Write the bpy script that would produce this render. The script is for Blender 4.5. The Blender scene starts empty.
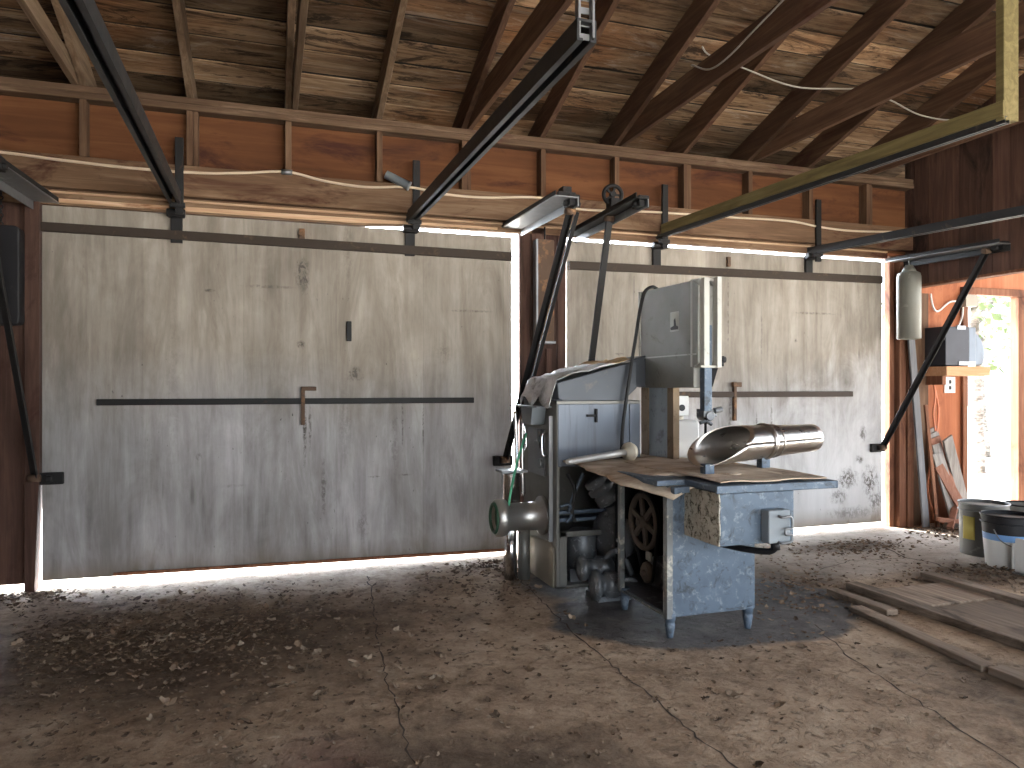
import bpy, math, random
from mathutils import Vector, Matrix
random.seed(7)
SC = bpy.context.scene
COL = SC.collection
R = random.Random(11)
TAN = math.tan(math.radians(18.0))

# ------------------------------------------------------------------ mesh builder
class MB:
    def __init__(s):
        s.v, s.f, s.mi, s.cur, s.sm, s.tone = [], [], [], 0, [], []
        s.smooth = False; s.t = 1.0
    def mat(s, i): s.cur = i; return s
    def add(s, vs, fs):
        o = len(s.v); s.v += [tuple(p) for p in vs]
        for f in fs:
            s.f.append(tuple(i + o for i in f)); s.mi.append(s.cur); s.sm.append(s.smooth); s.tone.append(s.t)
    def box(s, x0, x1, y0, y1, z0, z1):
        vs = [(x, y, z) for z in (z0, z1) for y in (y0, y1) for x in (x0, x1)]
        s.add(vs, [(0,2,3,1),(4,5,7,6),(0,1,5,4),(2,6,7,3),(0,4,6,2),(1,3,7,5)]); return s
    def prism(s, poly, axis, a, b):
        """poly: 2D points in the two other axes (x: (y,z), y: (x,z), z: (x,y)); extruded from a to b"""
        def P(p, w):
            return {'x': (w, p[0], p[1]), 'y': (p[0], w, p[1]), 'z': (p[0], p[1], w)}[axis]
        n = len(poly); vs = [P(p, a) for p in poly] + [P(p, b) for p in poly]
        s.add(vs, [tuple(range(n)), tuple(range(2*n-1, n-1, -1))] + [(i, i+n, (i+1) % n + n, (i+1) % n) for i in range(n)]); return s
    def sweep(s, p0, p1, prof, up=(0,0,1)):
        """profile (side, up) polygon swept from p0 to p1"""
        p0, p1 = Vector(p0), Vector(p1); d = (p1-p0).normalized(); u = Vector(up)
        sd = d.cross(u).normalized(); u = sd.cross(d).normalized()
        n = len(prof); vs = [p + sd*a + u*b for p in (p0, p1) for a, b in prof]
        s.add(vs, [tuple(range(n)), tuple(range(2*n-1, n-1, -1))] + [(i, i+n, (i+1) % n + n, (i+1) % n) for i in range(n)]); return s
    def bar(s, p0, p1, w, h, up=(0,0,1)):
        return s.sweep(p0, p1, [(-w/2,-h/2),(w/2,-h/2),(w/2,h/2),(-w/2,h/2)], up)
    def cyl(s, p0, p1, r0, r1=None, n=20, caps=True):
        return s.lathe(p0, p1, [(0, r0), (1, r0 if r1 is None else r1)], n, caps)
    def lathe(s, p0, p1, prof, n=24, caps=True):
        """prof: (fraction along p0-p1, radius)"""
        p0, p1 = Vector(p0), Vector(p1); d = (p1-p0)
        a = d.normalized(); b = a.orthogonal().normalized(); c = a.cross(b)
        vs = []
        for t, r in prof:
            for k in range(n):
                q = 2*math.pi*k/n; vs.append(p0 + d*t + (b*math.cos(q)+c*math.sin(q))*r)
        m = len(prof); fs = []
        for i in range(m-1):
            for k in range(n):
                k2 = (k+1) % n; fs.append((i*n+k, i*n+k2, (i+1)*n+k2, (i+1)*n+k))
        sm = s.smooth; s.smooth = True; s.add(vs, fs)
        s.smooth = sm
        if caps:
            o = len(s.v) - m*n
            for f in (tuple(o+k for k in range(n-1,-1,-1)), tuple(o+(m-1)*n+k for k in range(n))):
                s.f.append(f); s.mi.append(s.cur); s.sm.append(False); s.tone.append(s.t)
        return s
    def tube(s, pts, r, n=8):
        pts = [Vector(p) for p in pts]; sm = []
        for i in range(len(pts)-1):                      # Catmull-Rom
            a = pts[max(i-1,0)]; b = pts[i]; c = pts[i+1]; d = pts[min(i+2,len(pts)-1)]
            for k in range(6):
                t = k/6; sm.append(0.5*((2*b)+(c-a)*t+(2*a-5*b+4*c-d)*t*t+(3*b-a-3*c+d)*t**3))
        sm.append(pts[-1]); vs = []; ref = None
        for i, p in enumerate(sm):
            d = (sm[min(i+1,len(sm)-1)]-sm[max(i-1,0)]).normalized()
            if ref is None: ref = d.orthogonal().normalized()
            ref = (ref - d*ref.dot(d)).normalized(); c = d.cross(ref)
            vs += [p + (ref*math.cos(2*math.pi*k/n)+c*math.sin(2*math.pi*k/n))*r for k in range(n)]
        m = len(sm); fs = [(i*n+k, i*n+(k+1)%n, (i+1)*n+(k+1)%n, (i+1)*n+k) for i in range(m-1) for k in range(n)]
        fs += [tuple(range(n-1,-1,-1)), tuple((m-1)*n+k for k in range(n))]
        q = s.smooth; s.smooth = True; s.add(vs, fs); s.smooth = q; return s
    def torus(s, c, axis, R_, r, n=36, m=10, sq=1.0):
        a = Vector(axis).normalized(); b = a.orthogonal().normalized(); e = a.cross(b); c = Vector(c); vs = []
        for i in range(n):
            t = 2*math.pi*i/n; d = b*math.cos(t)+e*math.sin(t)
            for j in range(m):
                q = 2*math.pi*j/m; vs.append(c + d*(R_+r*math.cos(q)) + a*(r*sq*math.sin(q)))
        q = s.smooth; s.smooth = True
        s.add(vs, [(i*m+j, ((i+1)%n)*m+j, ((i+1)%n)*m+(j+1)%m, i*m+(j+1)%m) for i in range(n) for j in range(m)]); s.smooth = q; return s
    def grid(s, f, nu, nv):
        vs = [f(i/nu, j/nv) for j in range(nv+1) for i in range(nu+1)]
        s.add(vs, [(j*(nu+1)+i, j*(nu+1)+i+1, (j+1)*(nu+1)+i+1, (j+1)*(nu+1)+i) for j in range(nv) for i in range(nu)]); return s
    def build(s, name, mats, parent=None, bevel=0.0, label=None, thick=0.0, loc=None, rot=None):
        if not isinstance(mats, (list, tuple)): mats = [mats]
        if loc is None:
            if parent is not None:
                loc = Vector((0,0,0)); off = world_loc(parent)
            else:
                xs, ys, zs = zip(*s.v)
                loc = Vector(((min(xs)+max(xs))/2, (min(ys)+max(ys))/2, min(zs))); off = loc
        else:
            loc = Vector(loc); off = Vector((0,0,0))
        me = bpy.data.meshes.new(name)
        me.from_pydata([(x-off[0], y-off[1], z-off[2]) for x, y, z in s.v], [], s.f)
        for m in mats: me.materials.append(m)
        me.polygons.foreach_set('material_index', s.mi)
        me.polygons.foreach_set('use_smooth', s.sm)
        if True:
            at = me.attributes.new('tone', 'FLOAT', 'FACE'); at.data.foreach_set('value', s.tone)
        me.update()
        o = bpy.data.objects.new(name, me); COL.objects.link(o); o.location = loc
        if rot: o.rotation_euler = rot
        if parent is not None: o.parent = parent
        if thick:
            md = o.modifiers.new('thickness', 'SOLIDIFY'); md.thickness = thick; md.offset = 0
        if bevel:
            md = o.modifiers.new('edges', 'BEVEL'); md.width = bevel; md.segments = 2; md.limit_method = 'ANGLE'; md.angle_limit = math.radians(40)
        if label: o['label'] = label
        return o
def world_loc(o):
    l = Vector((0,0,0))
    while o is not None: l += o.location; o = o.parent
    return l
def tag(o, label, cat, group=None, kind=None):
    o['label'] = label; o['category'] = cat
    if group: o['group'] = group
    if kind: o['kind'] = kind
    return o
def thing(name, label, cat, loc, group=None):
    o = bpy.data.objects.new(name, None); COL.objects.link(o); o.location = loc; o.empty_display_size = .1
    return tag(o, label, cat, group)
def struct(o, label=None, cat=None):
    o['kind'] = 'structure'
    if label: o['label'] = label
    if cat: o['category'] = cat
    return o

# ------------------------------------------------------------------ materials
class NT:
    def __init__(s, name):
        m = bpy.data.materials.new(name); m.use_nodes = True; s.m = m; s.t = m.node_tree; s.n = s.t.nodes
        s.bsdf = s.n['Principled BSDF']
        s.co = s.node('ShaderNodeTexCoord').outputs['Object']
    def node(s, t, **kw):
        n = s.n.new(t)
        for k, v in kw.items(): setattr(n, k, v)
        return n
    def link(s, a, b): s.t.links.new(a, b)
    def setin(s, sock, v):
        if hasattr(v, 'is_linked') or isinstance(v, bpy.types.NodeSocket): s.link(v, sock)
        else: sock.default_value = v
    def math(s, op, a, b=0.0, c=None, clamp=False):
        n = s.node('ShaderNodeMath', operation=op, use_clamp=clamp); s.setin(n.inputs[0], a); s.setin(n.inputs[1], b)
        if c is not None: s.setin(n.inputs[2], c)
        return n.outputs[0]
    def mapping(s, scale, loc=(0,0,0), co=None):
        n = s.node('ShaderNodeMapping'); s.link(co or s.co, n.inputs[0]); n.inputs['Scale'].default_value = scale; n.inputs['Location'].default_value = loc
        return n.outputs[0]
    def objrand(s):
        n = s.node('ShaderNodeObjectInfo'); a = s.node('ShaderNodeVectorMath', operation='ADD')
        k = s.node('ShaderNodeMath', operation='MULTIPLY'); s.link(n.outputs['Random'], k.inputs[0]); k.inputs[1].default_value = 37.0
        s.link(s.co, a.inputs[0]); s.link(k.outputs[0], a.inputs[1]); s.co = a.outputs[0]; return n.outputs['Random']
    def noise(s, scale, vec=(1,1,1), detail=6, rough=.6, dist=0.0, loc=(0,0,0), co=None):
        n = s.node('ShaderNodeTexNoise'); s.link(s.mapping(vec, loc, co), n.inputs['Vector'])
        n.inputs['Scale'].default_value = scale; n.inputs['Detail'].default_value = detail
        n.inputs['Roughness'].default_value = rough; n.inputs['Distortion'].default_value = dist
        return n.outputs['Fac']
    def ramp(s, fac, stops):
        n = s.node('ShaderNodeValToRGB'); s.setin(n.inputs[0], fac); e = n.color_ramp.elements
        while len(e) < len(stops): e.new(.5)
        for el, (p, c) in zip(e, stops):
            el.position = p; el.color = tuple(c) + (1,) if len(c) == 3 else c
        return n.outputs[0]
    def mask(s, fac, lo, hi):
        n = s.node('ShaderNodeMapRange'); s.setin(n.inputs[0], fac); n.inputs[1].default_value = lo; n.inputs[2].default_value = hi; n.clamp = True
        return n.outputs[0]
    def mix(s, fac, a, b, mode='MIX'):
        n = s.node('ShaderNodeMix', data_type='RGBA', blend_type=mode); s.setin(n.inputs[0], fac)
        for k, v in ((6, a), (7, b)):
            if isinstance(v, tuple): v = v + (1,) if len(v) == 3 else v
            s.setin(n.inputs[k], v)
        return n.outputs[2]
    def xyz(s):
        n = s.node('ShaderNodeSeparateXYZ'); s.link(s.co, n.inputs[0]); return n.outputs
    def bump(s, h, strength=.3, dist=.01):
        n = s.node('ShaderNodeBump'); n.inputs['Strength'].default_value = strength; n.inputs['Distance'].default_value = dist
        s.setin(n.inputs['Height'], h); s.link(n.outputs[0], s.bsdf.inputs['Normal'])
    def done(s, col=None, rough=.8, metal=0.0, spec=None):
        if col is not None: s.setin(s.bsdf.inputs['Base Color'], col if not isinstance(col, tuple) else col + (1,))
        s.setin(s.bsdf.inputs['Roughness'], rough); s.setin(s.bsdf.inputs['Metallic'], metal)
        if spec is not None: s.bsdf.inputs['Specular IOR Level'].default_value = spec
        return s.m

def wood(name, dark, mid, light, axis='x', rough=.85, blot=None, blot_lo=.52, tone=False, grain=26, bump=.25):
    t = NT(name); rnd = t.objrand()
    v = {'x': (.06,1,1), 'y': (1,.06,1), 'z': (1,1,.06)}[axis]
    g = t.noise(grain, v, 8, .65, .8); b = t.noise(1.7, {'x': (.4,1,1), 'y': (1,.4,1), 'z': (1,1,.4)}[axis], 5, .6)
    f = t.math('MULTIPLY_ADD', g, .6, t.math('MULTIPLY', b, .4))
    c = t.ramp(f, [(.3, dark), (.5, mid), (.68, light)])
    if blot:
        st = t.mask(t.noise(3.1, {'x': (.35,1,1), 'y': (1,.35,1), 'z': (1,1,.35)}[axis], 6, .7, .6, (3,7,1)), blot_lo, blot_lo+.12)
        c = t.mix(st, c, blot)
    k = t.math('MULTIPLY_ADD', rnd, .35, .82)
    if tone:
        a = t.node('ShaderNodeAttribute', attribute_name='tone'); k = t.math('MULTIPLY', k, a.outputs['Fac'])
    hs = t.node('ShaderNodeHueSaturation'); t.link(c, hs.inputs['Color']); t.link(k, hs.inputs['Value'])
    t.bump(g, bump, .004)
    return t.done(hs.outputs[0], rough, 0, .25)

def metal(name, base, spot, rough=.5, metallic=.0, spot_lo=.6, scale=7, dirt=None, dirt_lo=.55, streak=(1,1,1)):
    t = NT(name); t.objrand()
    n = t.noise(scale, streak, 8, .7, .4); big = t.noise(scale*.28, (1,1,1), 4, .6, 0, (4,4,4))
    c = t.mix(t.mask(big, .35, .7), base, tuple(x*.78 for x in base))
    c = t.mix(t.mask(n, spot_lo, spot_lo+.1), c, spot)
    if dirt: c = t.mix(t.mask(t.noise(scale*.55, streak, 7, .7, .8, (9,2,5)), dirt_lo, dirt_lo+.12), c, dirt)
    r = t.math('MULTIPLY_ADD', n, .3, rough-.12)
    t.bump(n, .08, .002)
    return t.done(c, r, metallic, .3)

M = {}
M['roof'] = wood('roof_boards', (.03,.018,.011), (.13,.075,.042), (.33,.22,.13), 'x', blot=(.028,.017,.011), blot_lo=.51, tone=True, grain=20)
t = NT('roof_boards'); t.objrand(); at = t.node('ShaderNodeAttribute', attribute_name='tone').outputs['Fac']
g1 = t.noise(17, (.05,1,1), 9, .7, 1.2); g2 = t.noise(2.6, (.35,1.2,1.2), 8, .72, 1.0); g3 = t.noise(1.1, (.6,1,1), 4, .6, .3, (9,1,4)); g4 = t.noise(5.5, (.22,1.3,1.3), 8, .75, 1.6, (3,3,3))
c = t.ramp(t.math('MULTIPLY_ADD', g1, .55, t.math('MULTIPLY', g2, .45)), [(.35,(.04,.023,.013)),(.45,(.13,.077,.042)),(.55,(.25,.165,.098)),(.68,(.42,.325,.23))])
c = t.mix(t.math('MULTIPLY', t.mask(g3, .48, .66), .7), c, t.mix(1.0, c, (1.0,.62,.36), 'MULTIPLY'))
c = t.mix(t.math('MULTIPLY', t.mask(g4, .53, .6), .85), c, (.022,.013,.009))
c = t.mix(t.math('MULTIPLY', t.mask(g4, .44, .36), .35), c, (.4,.36,.31))
hs_ = t.node('ShaderNodeHueSaturation'); t.link(c, hs_.inputs['Color']); t.link(at, hs_.inputs['Value']); t.bump(g1, .3, .004)
M['roof'] = t.done(hs_.outputs[0], .85, 0, .2)
M['felt'] = NT('black_roofing_felt').done((.012,.011,.01), .9)
M['roof_out'] = wood('roof_outside', (.05,.05,.05), (.08,.08,.08), (.1,.1,.1), 'x')
M['rafter'] = wood('rafter_wood', (.04,.02,.012), (.085,.044,.026), (.16,.092,.056), 'y', blot=(.06,.02,.014), blot_lo=.58)
M['rafter_pale'] = wood('rafter_wood_pale', (.06,.037,.022), (.13,.085,.052), (.23,.165,.11), 'y', blot=(.08,.04,.02), blot_lo=.62)
M['plate'] = wood('plate_wood', (.045,.025,.014), (.1,.06,.036), (.24,.165,.11), 'x', blot=(.07,.03,.02), blot_lo=.55)
M['stud'] = wood('stud_wood', (.05,.025,.014), (.11,.06,.034), (.2,.125,.075), 'z', blot=(.08,.03,.015), blot_lo=.6)
M['header'] = wood('header_wood', (.09,.048,.026), (.18,.105,.06), (.3,.2,.125), 'x', blot=(.06,.018,.01), blot_lo=.54)
M['strip'] = wood('sunlit_strip_wood', (.36,.2,.11), (.56,.37,.23), (.75,.56,.4), 'x', blot=(.2,.09,.04), blot_lo=.56)  # pale tone is sunlight painted onto the wood
M['redply'] = wood('red_plywood', (.05,.018,.008), (.11,.042,.016), (.18,.075,.03), 'x', blot=(.05,.016,.01), blot_lo=.53, grain=9, bump=.1)
M['redboard'] = wood('dark_red_boards', (.035,.019,.014), (.07,.037,.027), (.125,.07,.052), 'z', blot=(.04,.015,.012), blot_lo=.55, tone=True)
M['gable'] = wood('gable_boards', (.035,.018,.013), (.075,.038,.027), (.13,.07,.05), 'z', blot=(.02,.012,.01), blot_lo=.58, tone=True)
M['orange'] = wood('orange_plywood', (.19,.06,.026), (.3,.105,.048), (.4,.17,.09), 'z', grain=10, bump=.05, blot=(.2,.065,.03), blot_lo=.56)
M['jamb'] = wood('jamb_wood', (.08,.03,.015), (.16,.067,.036), (.25,.125,.075), 'z', blot=(.06,.022,.012), blot_lo=.55)
M['newwood'] = wood('pale_lumber', (.07,.054,.022), (.14,.11,.045), (.22,.175,.08), 'y')
M['shelfwood'] = wood('shelf_wood', (.32,.15,.07), (.43,.23,.12), (.52,.31,.18), 'x')
M['greyboard'] = wood('grey_weathered_board', (.13,.115,.1), (.24,.22,.2), (.36,.33,.31), 'z')
M['bluepipe'] = wood('blue_grey_board', (.09,.09,.09), (.15,.15,.155), (.23,.23,.235), 'z')
M['redplank'] = wood('red_brown_board', (.18,.08,.05), (.28,.13,.085), (.38,.2,.14), 'z')
M['plank'] = wood('dusty_plank', (.095,.07,.05), (.21,.158,.117), (.35,.275,.21), 'y', blot=(.07,.05,.035), blot_lo=.5)
M['iron'] = metal('dark_iron', (.018,.017,.017), (.05,.03,.02), .55, .3, .62)
M['track'] = metal('track_steel', (.045,.046,.048), (.12,.09,.07), .45, .55, .6)
M['rusty'] = metal('rusty_iron', (.12,.075,.05), (.26,.14,.07), .75, .2, .52)
M['angle'] = metal('brown_angle_iron', (.05,.036,.027), (.1,.065,.04), .65, .3, .58)
M['galv'] = metal('galvanized_sheet', (.26,.265,.27), (.4,.4,.4), .42, .75, .6, 9)
M['canister'] = metal('grey_green_canister', (.17,.165,.14), (.25,.24,.2), .55, .3, .62, 6, (.16,.14,.11), .62)
M['blue'] = metal('blue_grey_metal', (.105,.14,.185), (.19,.225,.26), .45, .3, .54, 26, (.055,.065,.075), .55)
M['housing'] = metal('grey_housing_metal', (.27,.265,.24), (.16,.15,.13), .5, .3, .6, 10, (.16,.145,.12), .6)
M['flange'] = metal('pale_flange_metal', (.5,.49,.44), (.25,.23,.19), .5, .3, .6, 14, (.22,.2,.16), .64)
M['side'] = metal('side_panel_metal', (.2,.195,.175), (.3,.285,.255), .42, .5, .62, 8, (.13,.12,.1), .6, (1,1,.4))
M['tan'] = metal('tan_panel_metal', (.24,.205,.16), (.17,.14,.11), .5, .4, .6, 6)
M['hoodm'] = metal('hood_metal', (.075,.082,.092), (.12,.11,.1), .42, .5, .6, 5, (.17,.14,.11), .6)
M['panelm'] = metal('pale_blue_panel', (.15,.17,.2), (.11,.12,.135), .4, .4, .55, 5, (.09,.09,.095), .62, (3,1,.3))
M['rustpost'] = metal('rust_brown_post', (.26,.19,.12), (.15,.09,.05), .6, .2, .55, 9)
M['cast'] = metal('cast_iron_wheel', (.16,.13,.105), (.24,.17,.12), .65, .4, .58, 20)
M['motor'] = metal('greasy_motor', (.17,.18,.19), (.38,.39,.4), .4, .4, .55, 22, (.07,.06,.05), .59)
M['rubber'] = NT('black_rubber').done((.015,.015,.015), .7)
M['blackpaint_and_shade'] = metal('black_paint_and_shade', (.011,.011,.013), (.03,.03,.03), .5, .0, .62)
M['neck'] = metal('dull_stainless', (.5,.49,.46), (.34,.32,.29), .36, .85, .6, 8)
M['steel'] = None
t = NT('stainless_steel'); n_ = t.noise(30, (.05,1,1), 6, .6); t.bump(n_, .05, .001)
M['steel'] = t.done(t.mix(n_, (.42,.395,.36), (.6,.57,.54)), t.math('MULTIPLY_ADD', n_, .2, .2), 1.0)
t = NT('chrome'); M['chrome'] = t.done((.75,.76,.78), .18, 1.0)
t = NT('crusty_plaster'); n_ = t.noise(24, (1,1,1), 9, .75, .6); M['crust'] = t.done(t.ramp(n_, [(.36,(.03,.027,.024)),(.43,(.16,.14,.1)),(.48,(.5,.46,.37)),(.7,(.62,.58,.48))]), .9); t.bump(n_, .8, .01)
t = NT('white_plastic'); n_ = t.noise(5, (1,1,1), 5); M['white'] = t.done(t.mix(t.mask(n_, .5, .7), (.6,.6,.58), (.45,.43,.4)), .45)
M['greyplastic'] = metal('grey_plastic', (.25,.28,.3), (.34,.36,.38), .5, 0, .62)
M['rod'] = metal('plunger_rod', (.55,.54,.52), (.4,.38,.34), .35, .6, .6)
t = NT('ivory_plastic'); M['ivory'] = t.done((.55,.5,.4), .5)
M['cablem'] = NT('pale_cable').done((.62,.5,.36), .6)
M['wirem'] = NT('grey_wire').done((.3,.27,.23), .6)
M['orangecord'] = NT('orange_cord').done((.5,.16,.07), .6)
M['greencord'] = NT('green_cord').done((.1,.42,.24), .6)
t = NT('dusty_plywood_sheet'); t.objrand(); n_ = t.noise(4, (1,1,1), 8, .65, .6); g_ = t.noise(30, (.1,1,1), 6); M['topsheet'] = t.done(t.ramp(t.math('MULTIPLY_ADD', n_, .75, t.math('MULTIPLY', g_, .25)), [(.34,(.16,.115,.075)),(.44,(.38,.295,.215)),(.58,(.58,.48,.37))]), .95); t.bump(n_, .3, .006)
t = NT('torn_paper'); n_ = t.noise(5, (1,1,1), 7, .7, 1); x_ = t.xyz(); M['paper'] = t.done(t.mix(t.mask(t.math('MULTIPLY_ADD', t.noise(9), .12, x_[0]),   .2, .24), t.ramp(n_, [(.35,(.28,.28,.27)),(.45,(.6,.6,.6)),(.58,(.78,.78,.78))]), (.38,.24,.12)), .9); t.bump(n_, .9, .02)
M['dirt'] = None
t = NT('dark_dirt'); n_ = t.noise(9, (1,1,1), 8, .7); M['dirt'] = t.done(t.ramp(n_, [(.35,(.04,.026,.016)),(.55,(.11,.07,.045)),(.7,(.2,.14,.095))]), 1.0); t.bump(n_, .8, .02)
for i, (a, b) in enumerate((((.33,.255,.18),(.19,.135,.09)), ((.2,.135,.085),(.11,.07,.043)), ((.11,.07,.042),(.055,.035,.02)))):
    t = NT('leaf_colour'); rnd = t.objrand(); t.done(t.mix(rnd, a, b), .85); M['leaf%d' % i] = t.m
t = NT('bark'); n_ = t.noise(6, (1,1,2.5), 6); M['bark'] = t.done(t.ramp(n_, [(.4,(.05,.045,.04)),(.55,(.16,.15,.14))]), .9)
t = NT('green_foliage'); n_ = t.noise(2); M['foliage'] = t.done(t.mix(n_, (.07,.1,.04), (.13,.17,.07)), .8)
t = NT('outside_ground'); n_ = t.noise(.8, (1,1,1), 8, .7); M['ground'] = t.done(t.ramp(n_, [(.35,(.5,.46,.4)),(.65,(.72,.7,.66))]), 1.0)

# --- painted plywood of the garage doors: streaks, drips, specks, soot rings; marks = (x, z, rx, rz, strength) relative to the door's base point
def door_mat(name, marks, seed, white=0.0):
    t = NT(name); L = (seed, seed*.7, seed*1.3); x, y, z = t.xyz()
    st = t.noise(5.5, (1,1,.12), 7, .65, .3, L); fine = t.noise(26, (1,1,.07), 5, .6, 0, L); big = t.noise(1.1, (1,1,.7), 5, .55, .4, L)
    blo = t.noise(3.2, (1,1,.5), 8, .68, .6, (seed+3,seed,1))
    f = t.math('MULTIPLY_ADD', st, .42, t.math('MULTIPLY_ADD', big, .2, t.math('MULTIPLY_ADD', blo, .26, t.math('MULTIPLY', fine, .12))))
    c = t.ramp(f, [(.37,(.15,.14,.127)),(.45,(.265,.252,.235)),(.53,(.375,.362,.345)),(.64,(.53,.52,.505))])
    gri = t.math('MULTIPLY', t.mask(t.noise(2.3, (1.6,1,.28), 7, .7, .8, (seed,2,seed)), .5, .66), .65)
    c = t.mix(gri, c, (.2,.185,.165))
    # plywood sheets 1.2 m wide: slightly different tone, a fine seam
    sh = t.node('ShaderNodeTexWhiteNoise', noise_dimensions='1D'); fl = t.math('FLOOR', t.math('DIVIDE', t.math('ADD', x, 7.2+seed), .61)); t.link(fl, sh.inputs['W'])
    hs = t.node('ShaderNodeHueSaturation'); t.link(c, hs.inputs['Color']); t.link(t.math('MULTIPLY_ADD', sh.outputs[0], .2, .9), hs.inputs['Value']); c = hs.outputs[0]
    fr = t.math('FRACT', t.math('DIVIDE', t.math('ADD', x, 7.2+seed), .61))
    c = t.mix(t.math('MULTIPLY', t.math('LESS_THAN', fr, .006), .2), c, (.12,.11,.1))
    # warm bounce light above and cool sky light below, painted into the colour
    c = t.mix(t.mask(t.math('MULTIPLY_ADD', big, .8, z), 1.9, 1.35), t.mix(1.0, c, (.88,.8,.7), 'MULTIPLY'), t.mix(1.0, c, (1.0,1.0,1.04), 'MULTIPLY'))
    if white: c = t.mix(t.math('MULTIPLY', t.mask(t.math('MULTIPLY_ADD', blo, 1.1, t.math('MULTIPLY_ADD', z, -.55, t.math('MULTIPLY', x, .18))), -.1, .5), white), c, (.6,.6,.6))  # whiter toward the lower right: side light painted into the colour
    # runs and specks
    run = t.math('MULTIPLY', t.mask(t.noise(15, (1,1,.05), 3, .5, 0, (3+seed,1,2)), .66, .72), t.mask(t.noise(3, (1,1,.8), 3, .5, 0, (8+seed,4,2)), .52, .62))
    c = t.mix(t.math('MULTIPLY', run, .45), c, (.09,.085,.08))
    sp = t.math('MULTIPLY', t.mask(t.noise(42, (1,1,.6), 2, .5, 0, (1+seed,1,2)), .7, .74), t.mask(t.noise(2.2, (1,1,1), 3, .5, 0, (2+seed,4,2)), .5, .65))
    c = t.mix(t.math('MULTIPLY', sp, .85), c, (.06,.055,.05))
    # damp dirty lower edge
    ed = t.math('ADD', t.mask(z, .16, .0), t.mask(t.noise(4, (1,1,.4), 5, .6, 0, L), .55, .75)); ed = t.math('MULTIPLY', ed, t.mask(z, .35, .0), clamp=True)
    c = t.mix(t.math('MULTIPLY', ed, .85), c, (.17,.135,.095))
    wob = t.noise(19, (1,1,.6), 7, .75, .9, L)
    tot = None
    for mx, mz, rx, rz, k in marks:
        a = t.math('DIVIDE', t.math('SUBTRACT', x, mx), rx); b = t.math('DIVIDE', t.math('SUBTRACT', z, mz), rz)
        d = t.math('SQRT', t.math('ADD', t.math('MULTIPLY', a, a), t.math('MULTIPLY', b, b)))
        q = t.math('MULTIPLY', t.mask(t.math('MULTIPLY_ADD', wob, 1.9, d), 2.0, 1.35), k)
        tot = q if tot is None else t.math('MAXIMUM', tot, q)
    spk = t.mask(t.noise(38, (1,1,.7), 5, .7, .6, (2,seed,5)), .44, .56); tot = t.math('MULTIPLY', tot, t.math('MULTIPLY_ADD', spk, .85, .15))
    if tot is not None: c = t.mix(tot, c, (.075,.065,.055))
    t.bump(t.math('ADD', st, t.math('MULTIPLY', fine, .5)), .12, .004)
    return t.done(c, .75, 0, .3)

# --- the dirty concrete floor (object origin is the world origin)
def floor_mat():
    t = NT('dirty_concrete'); x, y, z = t.xyz()
    n1 = t.noise(1.3, (1,1,1), 9, .68, .5); n2 = t.noise(7, (1,1,1), 9, .7, .3); n3 = t.noise(40, (1,1,1), 6, .7)
    f = t.math('MULTIPLY_ADD', n1, .42, t.math('MULTIPLY_ADD', n2, .4, t.math('MULTIPLY', n3, .18)))
    c = t.ramp(f, [(.38,(.11,.07,.041)),(.45,(.23,.158,.102)),(.52,(.35,.252,.17)),(.62,(.5,.385,.275))])
    wob = t.math('MULTIPLY_ADD', t.noise(1.6, (1,1,1), 7, .65, .4, (5,5,0)), 1.0, -.5)
    def ell(cx, cy, rx, ry, lo, hi, w=1.0):
        a = t.math('DIVIDE', t.math('SUBTRACT', x, cx), rx); b = t.math('DIVIDE', t.math('SUBTRACT', y, cy), ry)
        d = t.math('SQRT', t.math('ADD', t.math('MULTIPLY', a, a), t.math('MULTIPLY', b, b)))
        return t.mask(t.math('MULTIPLY_ADD', wob, w, d), hi, lo)
    # paler, greyer slab on the right
    c = t.mix(t.math('MULTIPLY', ell(4.4, -.75, 1.9, .75, .75, 1.15, .9), .8), c, t.ramp(f, [(.35,(.22,.19,.16)),(.5,(.36,.33,.295)),(.66,(.45,.42,.39))]))
    # dark crumbled soil
    soil = t.ramp(n2, [(.35,(.04,.027,.018)),(.55,(.09,.062,.042)),(.7,(.15,.11,.078))])
    for e in ((-.5, -1.35, 1.25, .75, .55, 1.25), (.35, -3.0, .9, .5, .5, 1.2), (3.0, -1.35, .75, .7, .5, 1.2), (4.45, -1.55, .8, .35, .5, 1.1), (4.3, -.55, .5, .16, .5, 1.2), (3.0, -3.0, .5, .5, .4, 1.2)):
        c = t.mix(t.math('MULTIPLY', ell(*e, 1.5), .75), c, soil)
    # oil and grease under the saw
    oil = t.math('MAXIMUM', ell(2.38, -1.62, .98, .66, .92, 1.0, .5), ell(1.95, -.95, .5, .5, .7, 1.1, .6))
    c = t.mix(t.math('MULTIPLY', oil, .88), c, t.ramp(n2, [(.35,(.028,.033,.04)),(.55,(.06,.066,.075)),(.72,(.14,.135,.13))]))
    # pinkish rub in front
    c = t.mix(t.math('MULTIPLY', ell(.15, -2.75, .22, .3, .3, 1.2, .7), .25), c, (.26,.1,.09))
    n4 = t.noise(14, (1,1,1), 6, .75, .6, (7,3,0))
    clod = t.math('MULTIPLY', t.mask(n4, .56, .66), t.mask(n1, .42, .62))
    c = t.mix(t.math('MULTIPLY', clod, .65), c, (.06,.04,.027))
    t.bump(t.math('ADD', n2, t.math('ADD', t.math('MULTIPLY', n3, .4), t.math('MULTIPLY', clod, .6))), .9, .02)
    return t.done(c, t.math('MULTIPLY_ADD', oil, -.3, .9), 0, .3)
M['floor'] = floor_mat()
M['crack'] = NT('crack_shadowed_soil').done((.05,.034,.024), 1.0)

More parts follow.
